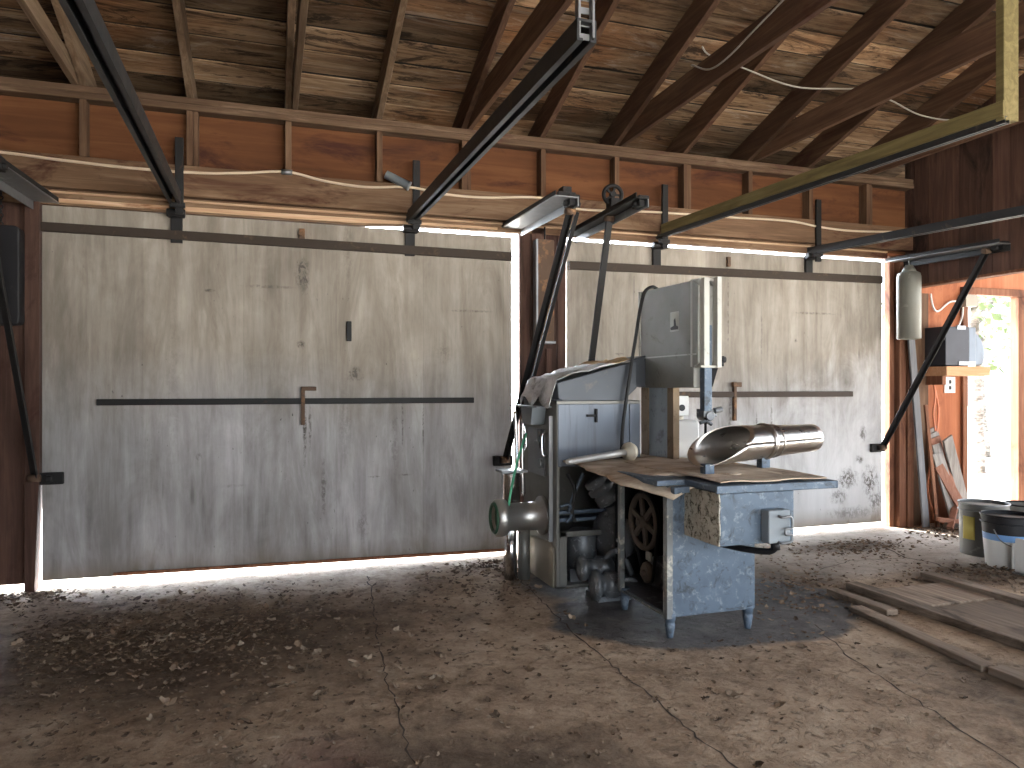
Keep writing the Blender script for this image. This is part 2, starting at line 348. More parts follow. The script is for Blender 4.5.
# ------------------------------------------------------------------ setting
GROUND_Z = -.04
b = MB(); b.grid(lambda u, v: (-45+90*u, -45+90*v, GROUND_Z), 8, 8)
struct(b.build('ground', M['ground'], loc=(0,0,0)), 'pale sunlit ground outside the shed')

# floor slab with cracks
b = MB(); b.box(-2.3, 9.2, -7.1, .03, -.15, 0); b.mat(1)
def crack(pts, w):
    rr = random.Random(3); P = [Vector((p[0], p[1], 0)) for p in pts]; fine = []
    for i in range(len(P)-1):
        n = max(3, int((P[i+1]-P[i]).length/.05))
        for k in range(n):
            q = P[i].lerp(P[i+1], k/n); fine.append(q + Vector((rr.uniform(-.014,.014), rr.uniform(-.012,.012), 0)))
    fine.append(P[-1]); vs, fs = [], []
    for i, q in enumerate(fine):
        d = (fine[min(i+1,len(fine)-1)]-fine[max(i-1,0)]).normalized(); s_ = Vector((-d.y, d.x, 0)); ww = w*rr.uniform(.3,1.2)
        vs += [q+s_*ww+Vector((0,0,.0012)), q-s_*ww+Vector((0,0,.0012))]
    b.add(vs, [(2*i, 2*i+2, 2*i+3, 2*i+1) for i in range(len(fine)-1)])
crack([(.62,-.3),(.571,-.861),(.49,-1.704),(.473,-2.188),(.463,-2.601),(.451,-2.95)], .0042)
crack([(1.56,-.62),(1.515,-1.171),(1.465,-1.878),(1.47,-2.495),(1.465,-2.954),(1.46,-3.3)], .0048)
crack([(2.75,-2.05),(2.567,-2.456),(2.487,-2.85),(2.407,-3.199),(2.339,-3.5)], .004)
crack([(4.7,-.3),(4.619,-.598),(4.442,-1.01),(4.512,-1.163),(4.445,-1.45)], .009)
crack([(4.442,-1.01),(4.0,-.95),(3.6,-1.1)], .005)
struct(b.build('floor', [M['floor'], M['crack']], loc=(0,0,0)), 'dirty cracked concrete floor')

# front wall: red plywood band above, dark red boards, orange sheet with the doorway
b = MB(); b.mat(0); b.box(-2.3, 9.2, 0, .04, 2.47, 3.10); b.mat(3); b.box(-2.3, 9.2, 0, .56, 3.085, 3.10); b.box(-2.3, 9.2, .54, .56, 3.10, 3.145)
b.mat(1)
x = -2.3
while x < -1.43:
    b.t = R.uniform(.7,1.2); b.box(x, min(x+.152,-1.425), 0, .04, .045, 2.47); x += .1525
b.t = 1.0
b.mat(2); b.box(5.30, 6.22, 0, .04, 0, 2.47); b.box(6.22, 6.88, 0, .04, 2.14, 2.47); b.box(6.88, 9.2, 0, .04, 0, 2.47)
struct(b.build('wall_front', [M['redply'], M['redboard'], M['orange'], M['gable']], loc=(0,0,0)), 'front wall of red plywood and boards around two garage doors')
b = MB()
y = -7.0
while y < 0:
    b.t = R.uniform(.7,1.2); b.box(-2.3, -2.26, y, min(y+.15,0), .0, 3.31 + min(-y, 7+y)*TAN); y += .155
struct(b.build('wall_left', M['redboard'], loc=(0,0,0)))
b = MB(); x = -2.3  # unseen piece of wall, added to block light from the back left
while x < -.4:
    b.t = R.uniform(.7,1.2); b.box(x, x+.15, -7.04, -7.0, 0, 3.31); x += .1505
struct(b.build('light_block_wall', M['redboard'], loc=(0,0,0)))
# partition on the right with its wide opening
b = MB(); y = -7.0
while y < -.001:
    b.t = R.uniform(.7,1.25); y2 = min(y+.145, 0)
    def top(q): return 3.31 + min(-q, 7+q)*TAN
    b.prism([(y,2.17),(y2,2.17),(y2,top(y2)),(y,top(y))], 'x', 5.5, 5.56); y += .15
struct(b.build('wall_right', M['gable'], loc=(0,0,0)), 'dark board partition above the side opening')
b = MB(); b.box(5.485, 5.58, -7, -.1, 2.15, 2.172)
struct(b.build('trim_1', M['jamb']), 'thin pale board along the lower edge of the board partition')
# post between the garage doors
b = MB()
for x0, x1, y0 in ((1.78,1.87,-.02),(1.872,1.99,-.03),(1.992,2.08,-.02),(2.082,2.152,-.028)):
    b.t = R.uniform(.75,1.15); b.box(x0, x1, y0, .03, 0, 2.47)
b.t = 1.3; b.box(1.985, 2.03, -.045, -.03, .6, 1.55); b.t = .8
struct(b.build('trim_2', M['redboard'], bevel=.003), 'dark red board post between the two garage doors')
# jambs
b = MB(); b.prism([(-1.43,0),(-1.376,0),(-1.358,.55),(-1.3495,.8),(-1.3495,2.44),(-1.43,2.44)], 'y', -.05, .05)
struct(b.build('trim_3', M['redboard'], bevel=.003), 'narrow jamb beside the big left garage door')
for i, (x0, x1, y0, y1, m) in enumerate(((5.294,5.347,-.03,.03,'jamb'), (5.35,5.425,-.085,0,'jamb'), (5.428,5.50,-.1,0,'jamb'), (5.503,5.62,-.06,0,'stud'), (5.62,5.745,-.03,.0,'stud'))):
    b = MB(); b.box(x0, x1, y0, y1, 0, 2.44 if x0 < 5.4 else 2.12)
    struct(b.build('trim_%d' % (i+4), M[m], bevel=.003))
b = MB(); b.box(6.165, 6.228, -.03, .06, 0, 2.13); b.box(6.872, 6.96, -.03, .06, 0, 2.13); b.box(6.16, 6.97, -.032, .062, 2.132, 2.2)
struct(b.build('trim_10', M['jamb'], bevel=.003), 'wooden casing around the bright doorway')
# plate, header, strips with sunlight in their colour
b = MB(); b.box(-2.26, 5.5, -.1, 0, 3.045, 3.085); b.box(-2.26, 5.5, -.095, 0, 3.088, 3.128)
struct(b.build('top_plate', M['plate'], bevel=.004), 'doubled wooden top plate under the rafters')
b = MB(); b.box(-2.26, 5.5, -.09, 0, 2.49, 2.69)
struct(b.build('header_beam', M['header'], bevel=.004), 'wide header beam above the garage doors')
b = MB(); b.prism([(-2.26,2.392),(.6,2.392),(.9,2.412),(1.79,2.418),(2.15,2.416),(5.27,2.416),(5.27,2.49),(-2.26,2.49)], 'y', -.03, .035)
struct(b.build('trim_9', M['header'], bevel=.003), 'brown stop board under the header beam')
b = MB(); b.box(-1.4, 5.25, -.05, -.03, 2.462, 2.474); struct(b.build('trim_11', M['strip'], bevel=.002), 'thin pale strip under the header beam, coloured as if sunlit')
b = MB(); b.prism([(-1.38,2.405),(.55,2.405),(.9,2.42),(1.6,2.425),(1.6,2.443),(-1.38,2.43)], 'y', -.042, -.03); struct(b.build('trim_12', M['strip'], bevel=.002), 'lower pale strip above the big garage door, coloured as if sunlit')

# ceiling: roof boards of both slopes
b = MB(); w = .178
def rz(Y): return 3.13 + (-Y-.05)*TAN if Y > -3.5 else 3.13 + (7.0+Y-.05)*TAN
RD = .197
for side in (0, 1):
    k = 0
    while True:
        s0 = -.62 + k*(w+.018); s1 = s0 + w; k += 1
        if s0 > 3.5: break
        s1 = min(s1, 3.52)
        xs = [-2.6, .115+.61*R.choice((-4,-3,-2))]
        while xs[-1] < 9.4: xs.append(xs[-1] + .61*R.choice((2,2,3,4,5)))
        for x0, x1 in zip(xs, xs[1:]):
            b.t = R.choice((.4,.6,.75,.95,1.1,1.3,1.6)); j = R.uniform(-.006,.006)
            ya, yb = (-s0, -s1) if side == 0 else (-7+s0, -7+s1)
            za = 3.13 + (s0-.05)*TAN + RD + j; zb = 3.13 + (s1-.05)*TAN + RD + j
            b.prism([(ya,za),(yb,zb),(yb,zb+.008),(ya,za+.008)], 'x', x0+.002, min(x1,9.4)-.002)
b.t = 1.0; b.mat(1)
e = 3.13 + (-.62-.05)*TAN + RD; rdg = 3.13 + 3.45*TAN + RD
b.prism([(.65,e+.018),(-3.5,rdg+.018),(-3.5,rdg+.05),(.65,e+.05)], 'x', -2.65, 9.45)
b.prism([(-7.65,e+.018),(-3.5,rdg+.018),(-3.5,rdg+.05),(-7.65,e+.05)], 'x', -2.65, 9.45)
struct(b.build('ceiling', [M['roof'], M['felt']], loc=(0,0,0)), 'stained roof boards seen from below')

# garage doors
def door(name, poly, marks, seed, label):
    b = MB(); b.prism(poly, 'y', 0, .045)
    xs, zs = zip(*poly); cx, z0 = (min(xs)+max(xs))/2, min(zs)
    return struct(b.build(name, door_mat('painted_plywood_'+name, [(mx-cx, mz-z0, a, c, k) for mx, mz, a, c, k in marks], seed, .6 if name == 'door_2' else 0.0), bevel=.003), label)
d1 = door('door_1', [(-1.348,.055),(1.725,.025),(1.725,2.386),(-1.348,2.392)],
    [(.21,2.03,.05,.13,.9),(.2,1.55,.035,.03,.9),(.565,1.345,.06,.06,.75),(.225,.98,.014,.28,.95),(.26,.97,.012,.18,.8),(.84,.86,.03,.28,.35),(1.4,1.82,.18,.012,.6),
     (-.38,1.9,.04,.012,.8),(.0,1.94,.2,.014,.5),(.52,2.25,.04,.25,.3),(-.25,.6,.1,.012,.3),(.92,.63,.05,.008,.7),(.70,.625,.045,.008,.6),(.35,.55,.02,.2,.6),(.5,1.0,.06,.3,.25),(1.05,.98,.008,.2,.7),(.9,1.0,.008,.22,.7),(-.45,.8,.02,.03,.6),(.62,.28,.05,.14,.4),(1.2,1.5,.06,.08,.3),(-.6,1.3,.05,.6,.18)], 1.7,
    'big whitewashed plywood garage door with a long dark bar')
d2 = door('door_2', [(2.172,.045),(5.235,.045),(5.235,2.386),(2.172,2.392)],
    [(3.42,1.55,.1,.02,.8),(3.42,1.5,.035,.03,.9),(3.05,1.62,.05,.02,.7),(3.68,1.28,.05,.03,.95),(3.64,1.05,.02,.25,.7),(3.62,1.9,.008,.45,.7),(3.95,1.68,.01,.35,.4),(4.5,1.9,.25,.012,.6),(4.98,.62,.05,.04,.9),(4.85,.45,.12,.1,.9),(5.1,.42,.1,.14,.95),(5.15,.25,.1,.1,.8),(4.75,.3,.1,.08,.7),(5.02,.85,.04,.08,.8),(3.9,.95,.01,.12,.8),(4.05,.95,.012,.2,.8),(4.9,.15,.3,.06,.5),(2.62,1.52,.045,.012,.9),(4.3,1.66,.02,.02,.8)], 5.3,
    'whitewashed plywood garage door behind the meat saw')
# door irons (parts of the doors)
b = MB(); b.prism([(-1.348,2.225),(1.72,2.205),(1.72,2.268),(-1.348,2.282)], 'y', -.03, 0); b.build('top_rail', M['angle'], d1, .003, 'dark brown iron rail across the top of the door')
b = MB(); b.prism([(2.18,2.165),(5.22,2.19),(5.22,2.255),(2.18,2.228)], 'y', -.03, 0); b.build('top_rail', M['angle'], d2, .003)
b = MB(); b.box(-1.044, 1.425, -.025, 0, 1.143, 1.183); b.build('middle_bar', M['iron'], d1, .003, 'long black iron bar across the middle')
b = MB(); b.box(3.05, 4.89, -.025, 0, 1.175, 1.222); b.build('middle_bar', M['angle'], d2, .003)
b = MB(); b.prism([(-.95,.055),(1.72,.03),(1.72,.052),(-.95,.077)], 'y', -.018, 0); b.build('bottom_batten', M['jamb'], d1, .003, 'thin brown batten along the lower edge')
b = MB(); b.box(.2,.225,-.03,0,1.0,1.24); b.box(.2,.30,-.045,-.02,1.235,1.262); b.build('latch', M['rusty'], d1, .003, 'rusty latch on the long bar')
b = MB(); b.box(3.66,3.685,-.03,0,.98,1.3); b.box(3.64,3.72,-.05,-.02,1.26,1.3); b.build('latch', M['rusty'], d2, .003)
b = MB(); b.box(.505,.54,-.02,0,1.58,1.72); b.build('pull_handle', M['iron'], d1, .004, 'small black pull plate')
for d, xc, zc in ((d1,-1.30,.692),(d1,1.65,.71),(d2,2.26,.70),(d2,5.17,.715)):
    b = MB(); b.box(xc-.075, xc+.075, -.03, 0, zc-.037, zc+.037); b.box(xc-.02, xc+.02, -.06, -.03, zc-.02, zc+.02)
    b.build('arm_bracket', M['iron'], d, .006)
for d, xc in ((d1,-.58),(d1,.95),(d2,2.94),(d2,4.42)):
    b = MB(); b.box(xc-.035, xc+.035, -.028, 0, 2.2, 2.40); b.box(xc-.05, xc+.05, -.075, -.02, 2.36, 2.40); b.cyl((xc-.055,-.06,2.385),(xc+.055,-.06,2.385),.026,n=14)
    b.build('roller_bracket', M['iron'], d, .003)
b = MB(); b.box(.185,.225,-.025,0,2.27,2.345); b.cyl((.2,-.04,2.31),(.2,0,2.31),.018,n=10); b.build('hasp', M['rusty'], d1, .002)
b = MB(); b.box(3.6,3.63,-.025,0,2.26,2.34); b.build('hasp', M['rusty'], d2, .002)

# ------------------------------------------------------------------ roof framing
ORD = ['first','second','third','fourth','fifth','sixth','seventh','eighth','ninth','tenth','eleventh','twelfth']
K = list(range(-2, 9))
raft_note = {-2:'over the left end of the big door', 8:'close to the dark board partition'}
for i, k in enumerate(K):
    xk = .115 + .61*k; pale = k in (-2,-1,0,1)
    b = MB(); ya, yb = .5, -3.5
    za, zb = 3.13+(-ya-.05)*TAN, 3.13+(-yb-.05)*TAN
    b.prism([(ya,za),(yb,zb),(yb,zb+.195),(ya,za+.195)], 'x', xk-.021, xk+.021)
    tag(b.build('rafter', M['rafter_pale' if pale else 'rafter'], bevel=.003),
        ('%s sloping roof rafter, %s counted from the %s' % ('pale brown' if pale else 'dark brown', ORD[i], 'left edge')) if k not in raft_note else '%s sloping roof rafter %s' % ('pale brown' if pale else 'dark brown', raft_note[k]),
        'rafter', 'rafters under the roof boards')
for k, lab in ((-2,'level tie beam beside the pale rafter at the far left'),(0,'level tie beam running in line with the middle of the big door'),(2,'dark level tie beam passing above the second iron track'),(4,'broad level tie beam above the torn paper on the saw, reaching the top edge'),(6,'long level tie beam above the saw, running to the upper right corner'),(8,'level tie beam nearest the dark board partition')):
    xk = .115 + .61*k + (-.045 if k < 0 else .043)
    hh = 3.13 + (.11 if k < 0 else .18)
    b = MB(); b.prism([(-.02,3.13),(-7.0,3.13),(-7.0,hh),(-.02,hh)], 'x', xk-.019, xk+.019)
    tag(b.build('tie_beam', M['rafter_pale' if k < 1 else 'rafter'], bevel=.003), lab, 'beam', 'tie beams across the shed')
xs_studs = [.115 + .61*k for k in range(-3, 9)]
studlab = {1:'short wall stud behind the first iron track',11:'short wall stud at the end of the plywood band next to the dark partition'}
for i, xk in enumerate(xs_studs):
    if i == 0: continue
    b = MB(); b.box(xk-.02, xk+.02, -.09, 0, 2.69, 3.045)
    if i % 3 == 2: b.box(xk+.022, xk+.05, -.085, 0, 2.69, 3.045)
    tag(b.build('wall_stud', M['stud'], bevel=.003), studlab.get(i, 'short stud in the red plywood band, %s from the left edge' % ORD[i-1]), 'stud', 'short studs above the header beam')

# ------------------------------------------------------------------ door tracks
C_PROF = [(-.036,-.038),(-.036,.038),(.036,.038),(.036,-.038),(.014,-.038),(.014,-.028),(.027,-.028),(.027,.029),(-.027,.029),(-.027,-.028),(-.014,-.028),(-.014,-.038)]
TR = [((-.58,-.02,2.47),(-.575,-3.0,2.47),'black iron door track hung at the left over the big door'),
      ((.955,-.02,2.47),(1.02,-2.96,2.47),'iron door track rising to the perforated hanger at the top'),
      ((2.94,-.02,2.455),(3.13,-2.82,2.455),'iron door track with a yellow wood board along it'),
      ((4.42,-.02,2.43),(4.86,-2.9,2.40),'lowest iron door track beside the board partition')]
for i, (p0, p1, lab) in enumerate(TR):
    t_ = thing('door_track', lab, 'track', p0, 'overhead door tracks')
    b = MB(); b.sweep(p0, p1, [(a*q_, c*q_) for q_ in ((1,1,.42,.8)[i],) for a, c in C_PROF]); b.build('channel', M['track'], t_, label='dark steel channel')
    b = MB(); b.box(p0[0]+.0, p0[0]+.05, -.115, -.092, p0[2]-.1, 2.86); b.box(p0[0]-.03, p0[0]+.06, -.125, -.092, p0[2]-.06, p0[2]-.03); b.build('wall_strap', M['iron'], t_, .002)
    d = (Vector(p1)-Vector(p0)).normalized(); q = Vector(p1)
    if i == 1:
        b = MB()
        for dx in (-.03, .022): b.box(q.x+dx, q.x+dx+.008, q.y+.0, q.y+.03, q.z-.02, 3.9)
        z = q.z-.02
        while z < 3.9: b.box(q.x-.03, q.x+.03, q.y+.027, q.y+.032, z, z+.022); z += .045
        b.build('perforated_hanger', M['galv'], t_, label='pale perforated angle hanger')
    elif i == 2:
        b = MB(); up = Vector((0,0,.05)); sd = Vector((.045,0,0)); b.bar(Vector(p0)+d*.1+up-sd*.2, q+up-sd*.2, .036, .07); b.build('support_board', M['newwood'], t_, .003, 'yellowish board along the track')
        b = MB(); b.box(q.x-.02, q.x+.07, q.y+.0, q.y+.04, q.z+.0, 4.05); b.build('hanging_post', M['newwood'], t_, .003, 'upright yellowish post')
    else:
        b = MB(); b.box(q.x-.02, q.x+.02, q.y, q.y+.03, q.z, 4.0); b.build('hanger', M['galv'], t_)

# pivot brackets fixed beside the doors, with arms reaching to the doors
def Lprof(w, h, t_, flip=1): return [(0,0),(flip*w,0),(flip*w,t_),(flip*t_,t_),(flip*t_,h),(0,h)]
BR = [((-1.385,0,2.40),(-1.45,-.98,2.40),1,'sheet steel pivot bracket above the jamb at the far left'),
      ((1.635,0,2.445),(1.655,-1.06,2.43),1,'pale steel pivot bracket over the red post, left one of the pair'),
      ((2.158,0,2.42),(2.165,-1.14,2.44),1,'steel pivot bracket with a pulley wheel on top'),
      ((5.27,0,2.385),(5.31,-1.06,2.365),1,'steel pivot bracket in front of the dark partition')]
for i, (p0, p1, fl, lab) in enumerate(BR):
    t_ = thing('pivot_bracket', lab, 'bracket', p0, 'pivot brackets of the garage doors')
    b = MB(); w_ = (.14,.16,.09,.13)[i]
    b.sweep(p0, p1, [(0,0),(-w_,0),(-w_,.008),(0,.008)]); b.build('flange', M['galv' if i != 2 else 'iron'], t_, .002, 'sheet steel flange')
    b = MB(); e_ = (-.008, -w_, -w_, -w_)[i]
    b.sweep(p0, p1, [(e_,-.05),(e_+.008,-.05),(e_+.008,0),(e_,0)]); b.build('web', M['galv' if i < 3 else 'track'], t_, .002)
    b = MB(); e_ = (-w_, -.008, -.008, -.008)[i]
    b.sweep(p0, p1, [(e_,.008),(e_+.008,.008),(e_+.008,.035),(e_,.035)]); b.build('lip', M['iron'], t_, .002)
    q = Vector(p1)
    b = MB(); b.box(q.x+w_-.05, q.x+w_+.02, q.y+.03, q.y+.13, q.z-.04, q.z+.03); b.cyl((q.x+w_-.07,q.y+.08,q.z-.02),(q.x+w_+.04,q.y+.08,q.z-.02),.018,n=12)
    b.build('pivot_block', M['iron'], t_, .004)
    if i == 2:
        b = MB(); c_ = Vector((2.2,-.74,2.56)); b.torus(c_, (.25,1,0), .062, .014, 28, 8); b.cyl(c_-Vector((.006,.025,0)), c_+Vector((.006,.025,0)), .02, n=14)
        for k in range(5):
            a = 2*math.pi*k/5; b.bar(c_, c_+Vector((math.cos(a)*.056,0,math.sin(a)*.056)), .014, .01, (0,1,0))
        b.box(2.17,2.23,-.78,-.70,2.44,2.53); b.build('pulley', M['iron'], t_, label='black spoked pulley wheel')
    if i == 1:
        b = MB(); b.box(1.74,1.80,-.98,-.9,2.45,2.52); b.box(1.70,1.82,-1.0,-.97,2.44,2.48); b.build('cable_lug', M['iron'], t_, .004)
AR = [((-1.40,-.88,2.37),(-1.375,-.055,.70),'black door strut slanting down at the far left edge','angle'),
      ((1.80,-.95,2.37),(1.655,-.055,.72),'black double door strut in front of the red post','angle'),
      ((2.215,-.66,2.42),(2.25,-.055,.71),'black door strut hanging down behind the torn paper','flat'),
      ((5.38,-.9,2.335),(5.185,-.055,.72),'black door strut slanting down in front of the grey canister','angle')]
for i, (p0, p1, lab, kind) in enumerate(AR):
    b = MB(); d = (Vector(p1)-Vector(p0)).normalized()
    if kind == 'angle':
        b.sweep(p0, p1, [(-.02,-.018),(.02,-.018),(.02,-.011),(-.013,-.011),(-.013,.02),(-.02,.02)], (0,-1,.2))
        if i == 1: b.sweep(Vector(p0)+Vector((.05,0,.0)), Vector(p0).lerp(Vector(p1),.75)+Vector((.05,0,0)), [(-.012,-.012),(.012,-.012),(.012,.012),(-.012,.012)], (0,-1,.2))
    else:
        b.bar(p0, p1, .046, .02, (0,-1,.2))
    t_ = thing('door_strut', lab, 'door strut', Vector(p1), 'struts of the garage doors')
    b.build('bar', M['iron'], t_, .002)
    for q in (p0, p1):
        b = MB(); b.cyl(Vector(q)-Vector((.032,0,0)), Vector(q)+Vector((.032,0,0)), .023, n=14); b.build('pivot_pin', M['rusty'], t_)

# counterweights
def rrect(x0, x1, z0, z1, r, n=5):
    out = []
    for cx, cz, a0 in ((x1-r,z1-r,0),(x0+r,z1-r,90),(x0+r,z0+r,180),(x1-r,z0+r,270)):
        for k in range(n+1):
            a = math.radians(a0+90*k/n); out.append((cx+r*math.cos(a), cz+r*math.sin(a)))
    return out
t_ = thing('counterweight', 'black slab counterweight with rounded corners hanging by a chain', 'counterweight', (-1.54,-.13,1.63), 'door counterweights')
b = MB(); b.prism(rrect(-1.70,-1.42,1.63,2.22,.03), 'y', -.18, -.07); b.build('body', M['blackpaint_and_shade'], t_, .008)
b = MB()
for k in range(9): b.torus((-1.53,-.125,2.235+k*.026), (1,0,0) if k % 2 else (0,1,0), .012, .004, 10, 6)
b.build('chain', M['iron'], t_)
t_ = thing('counterweight', 'rusty flat counterweight hung on the red post between the doors', 'counterweight', (1.95,-.1,1.6), 'door counterweights')
b = MB(); b.prism(rrect(1.885,2.02,1.60,2.36,.012), 'y', -.125, -.06); b.build('body', M['rusty'], t_, .006)
b = MB(); b.prism(rrect(1.875,1.888,1.59,2.36,.004), 'y', -.13, -.05); b.prism(rrect(1.875,2.03,1.585,1.602,.004), 'y', -.13, -.05); b.build('edge_lip', M['galv'], t_, label='pale metal edge')
b = MB(); b.tube([(1.955,-.09,2.35),(1.955,-.09,2.46)], .006); b.build('cable', M['iron'], t_)
t_ = thing('counterweight', 'grey canister counterweight hung on the corner post', 'counterweight', (5.335,-.19,1.68), 'door counterweights')
b = MB(); b.lathe((5.335,-.2,1.68),(5.335,-.2,2.27),[(0,.09),(.01,.097),(.93,.097),(.98,.09),(1,.07)],28); b.build('body', M['canister'], t_)
b = MB(); b.lathe((5.335,-.2,2.27),(5.335,-.2,2.33),[(0,.06),(.3,.055),(1,.03)],18); b.tube([(5.335,-.2,2.32),(5.335,-.2,2.39)], .006); b.build('cap', M['canister'], t_)

# wiring
b = MB(); b.tube([(-2.2,-.1,2.69),(-1.541,-.1,2.67),(-1.226,-.1,2.653),(-.84,-.1,2.64),(-.433,-.1,2.645),(-.19,-.1,2.667),(.106,-.1,2.701),(.347,-.1,2.662),(.622,-.1,2.644),(.929,-.12,2.663),(1.174,-.1,2.641),(1.479,-.1,2.64),(1.913,-.1,2.672),(2.221,-.1,2.613),(2.853,-.1,2.637),(3.531,-.1,2.647),(4.138,-.1,2.657),(4.467,-.1,2.629),(4.817,-.1,2.618),(5.395,-.1,2.647)], .009)
tag(b.build('electric_cable', M['cablem']), 'pale cable stapled along the whole header beam', 'cable')
b = MB(); b.cyl((.07,-.1,2.70),(.14,-.1,2.70),.018,n=10); tag(b.build('cable_clamp', M['galv']), 'small metal clamp holding the pale cable', 'clamp')
b = MB(); b.tube([(2.575,-1.12,3.325),(2.535,-1.2,3.29),(2.545,-1.36,3.20),(2.545,-1.55,3.19),(2.545,-1.8,3.235),(2.545,-2.1,3.29),(2.57,-2.3,3.33)], .0055); tag(b.build('roof_wire', M['wirem']), 'grey wire looping over the broad tie beam at the top', 'wire')
b = MB(); b.tube([(2.60,-1.2,3.42),(2.66,-1.2,3.37),(2.9,-1.2,3.325),(3.3,-1.2,3.255),(3.7,-1.2,3.29),(3.95,-1.1,3.36),(4.1,-1.0,3.385),(4.312,-1.0,3.362),(4.6,-1.0,3.285),(4.95,-1.0,3.285),(5.3,-1.0,3.36),(5.5,-1.0,3.42)], .0055); tag(b.build('roof_wire', M['wirem']), 'long grey wire sagging across the rafters toward the dark partition', 'wire')
b = MB(); p0, p1 = Vector((.765,-.10,2.745)), Vector((.93,-.13,2.665)); b.lathe(p0, p1, [(0,.024),(.02,.03),(.92,.03),(.93,.034),(1,.034)],16)
tag(b.build('pipe_stub', M['greyplastic']), 'short grey pipe stub lying on the pale cable above the big door', 'pipe')

# ------------------------------------------------------------------ the meat saw
S = thing('meat_saw', 'tall old butcher band saw and grinder of blue-grey metal', 'saw', (1.95,-1.2,0))
# left cabinet
b = MB(); b.box(1.665,1.685,-1.06,-.44,.02,1.15); b.box(1.665,2.235,-.46,-.44,.02,1.15); b.box(2.215,2.235,-1.06,-.44,.02,1.15); b.box(1.665,2.235,-1.06,-.44,1.15,1.175)
b.box(1.665,2.235,-1.06,-.44,.02,.04); b.box(1.685,1.735,-1.06,-1.03,.02,.37); b.box(1.685,1.97,-1.06,-1.03,.335,.37)
cab = b.build('cabinet', M['side'], S, .004, 'dull grey cabinet on the saw\'s side')
b = MB(); b.box(1.672,2.13,-1.068,-1.055,.77,1.155); b.box(2.16,2.232,-1.068,-1.055,.77,1.155); b.box(2.13,2.16,-1.06,-1.05,.77,1.155); b.build('front_panel', M['panelm'], cab, .004, 'pale blue upper panel')
b = MB(); b.box(1.86,1.93,-1.085,-1.066,1.075,1.09); b.box(1.915,1.93,-1.085,-1.066,1.04,1.125); b.build('latch', M['iron'], cab, .002)
b = MB(); b.box(1.69,2.2,-1.0,-.9,.42,.44); b.box(1.69,2.2,-1.01,-.98,.47,.49); b.tube([(1.7,-1.03,.52),(1.76,-1.03,.53),(1.78,-1.03,.47),(1.74,-1.03,.42)], .01); b.tube([(1.86,-1.02,.72),(1.80,-1.02,.6),(1.76,-1.02,.48)], .012); b.build('inner_shelf', M['blue'], cab)
b = MB(); b.prism([(-1.03,.02),(-.49,.02),(-.49,.25),(-.98,.30),(-1.03,.27)], 'x', 1.652, 1.666); b.build('lower_panel', M['tan'], cab, .004, 'tan lower access panel')
b = MB(); b.tube([(1.665,-.93,.965),(1.625,-.93,.965),(1.615,-.935,.93),(1.615,-.94,.86),(1.625,-.945,.83),(1.665,-.945,.83)], .007); b.build('door_handle', M['chrome'], cab)
b = MB(); b.box(1.655,1.666,-.87,-.56,.69,.99)
for yy, zz in ((-.83,.955),(-.83,.885)): b.torus((1.650,yy,zz), (1,0,0), .028, .009, 22, 6)
b.cyl((1.66,-.83,.77),(1.63,-.83,.77),.032,n=18); b.box(1.648,1.656,-.76,-.70,.90,.985); b.build('control_plate', M['galv'], cab, .002, 'control plate with round dials')
b = MB(); b.prism([(-.88,1.13),(-.66,1.13),(-.69,1.02),(-.85,1.02)], 'x', 1.57, 1.665); b.box(1.56,1.67,-.98,-.46,1.13,1.14); b.build('switch_box', M['greyplastic'], cab, .006)
b = MB(); b.box(1.64,1.666,-1.0,-.985,.3,1.08); b.build('edge_strip', M['galv'], cab)
# hood
b = MB(); P_ = [(1.668,1.285),(2.215,1.43),(2.215,1.255),(2.12,1.172),(1.68,1.172)]
b.prism(P_, 'y', -1.06, -.46); b.prism([(2.21,1.43),(2.36,1.47),(2.36,1.26),(2.21,1.26)], 'y', -.92, -.5); b.prism([(1.655,1.172),(1.70,1.172),(1.70,1.185),(1.655,1.185)], 'y', -1.08, -.44)
hood = b.build('hood', M['hoodm'], S, .006, 'sloping sheet metal hood')
# upper wheel housing
b = MB(); b.prism([(-.845,1.255),(-1.50,1.255),(-1.50,1.38),(-1.545,1.40),(-1.545,1.85),(-1.50,1.885),(-.845,1.895)], 'x', 2.35, 2.47)
hs = b.build('wheel_housing', M['housing'], S, .006, 'grey upper wheel housing')
b = MB(); b.box(2.345,2.352,-1.53,-.85,1.448,1.456); b.box(2.342,2.356,-.862,-.838,1.255,1.895); b.build('seam', M['flange'], hs)  # level seam, plus a pale upright strip painting the lit rear edge
b = MB(); b.prism([(2.346,-1.47),(2.372,-1.578),(2.408,-1.578),(2.408,-1.47)], 'z', 1.378, 1.892); b.prism([(-1.45,1.372),(-1.585,1.372),(-1.585,1.90),(-1.45,1.90)], 'x', 2.455, 2.485); b.box(2.352,2.485,-1.575,-1.50,1.372,1.385); b.box(2.36,2.485,-1.55,-1.48,1.875,1.892)
b.build('front_flange', M['flange'], hs, .003, 'pale worn front flanges')
b = MB(); b.prism([(-1.45,1.262),(-1.495,1.262),(-1.55,1.37),(-1.45,1.37)], 'x', 2.425, 2.482); b.build('lower_shroud', M['blackpaint_and_shade'], hs)
b = MB(); b.box(2.3475,2.351,-1.34,-1.24,1.60,1.72); b.build('sticker', M['flange'], hs, label='small pale sticker with a dark emblem')
b = MB(); b.prism([(-1.33,1.61),(-1.25,1.61),(-1.245,1.625),(-1.285,1.635),(-1.285,1.67),(-1.30,1.68),(-1.31,1.635),(-1.335,1.625)], 'x', 2.3455, 2.348); b.build('emblem', M['blackpaint_and_shade'], hs)
b = MB(); b.cyl((2.48,-1.56,1.42),(2.52,-1.56,1.42),.02,n=12); b.box(2.485,2.505,-1.575,-1.545,1.38,1.44); b.build('clip', M['iron'], hs)
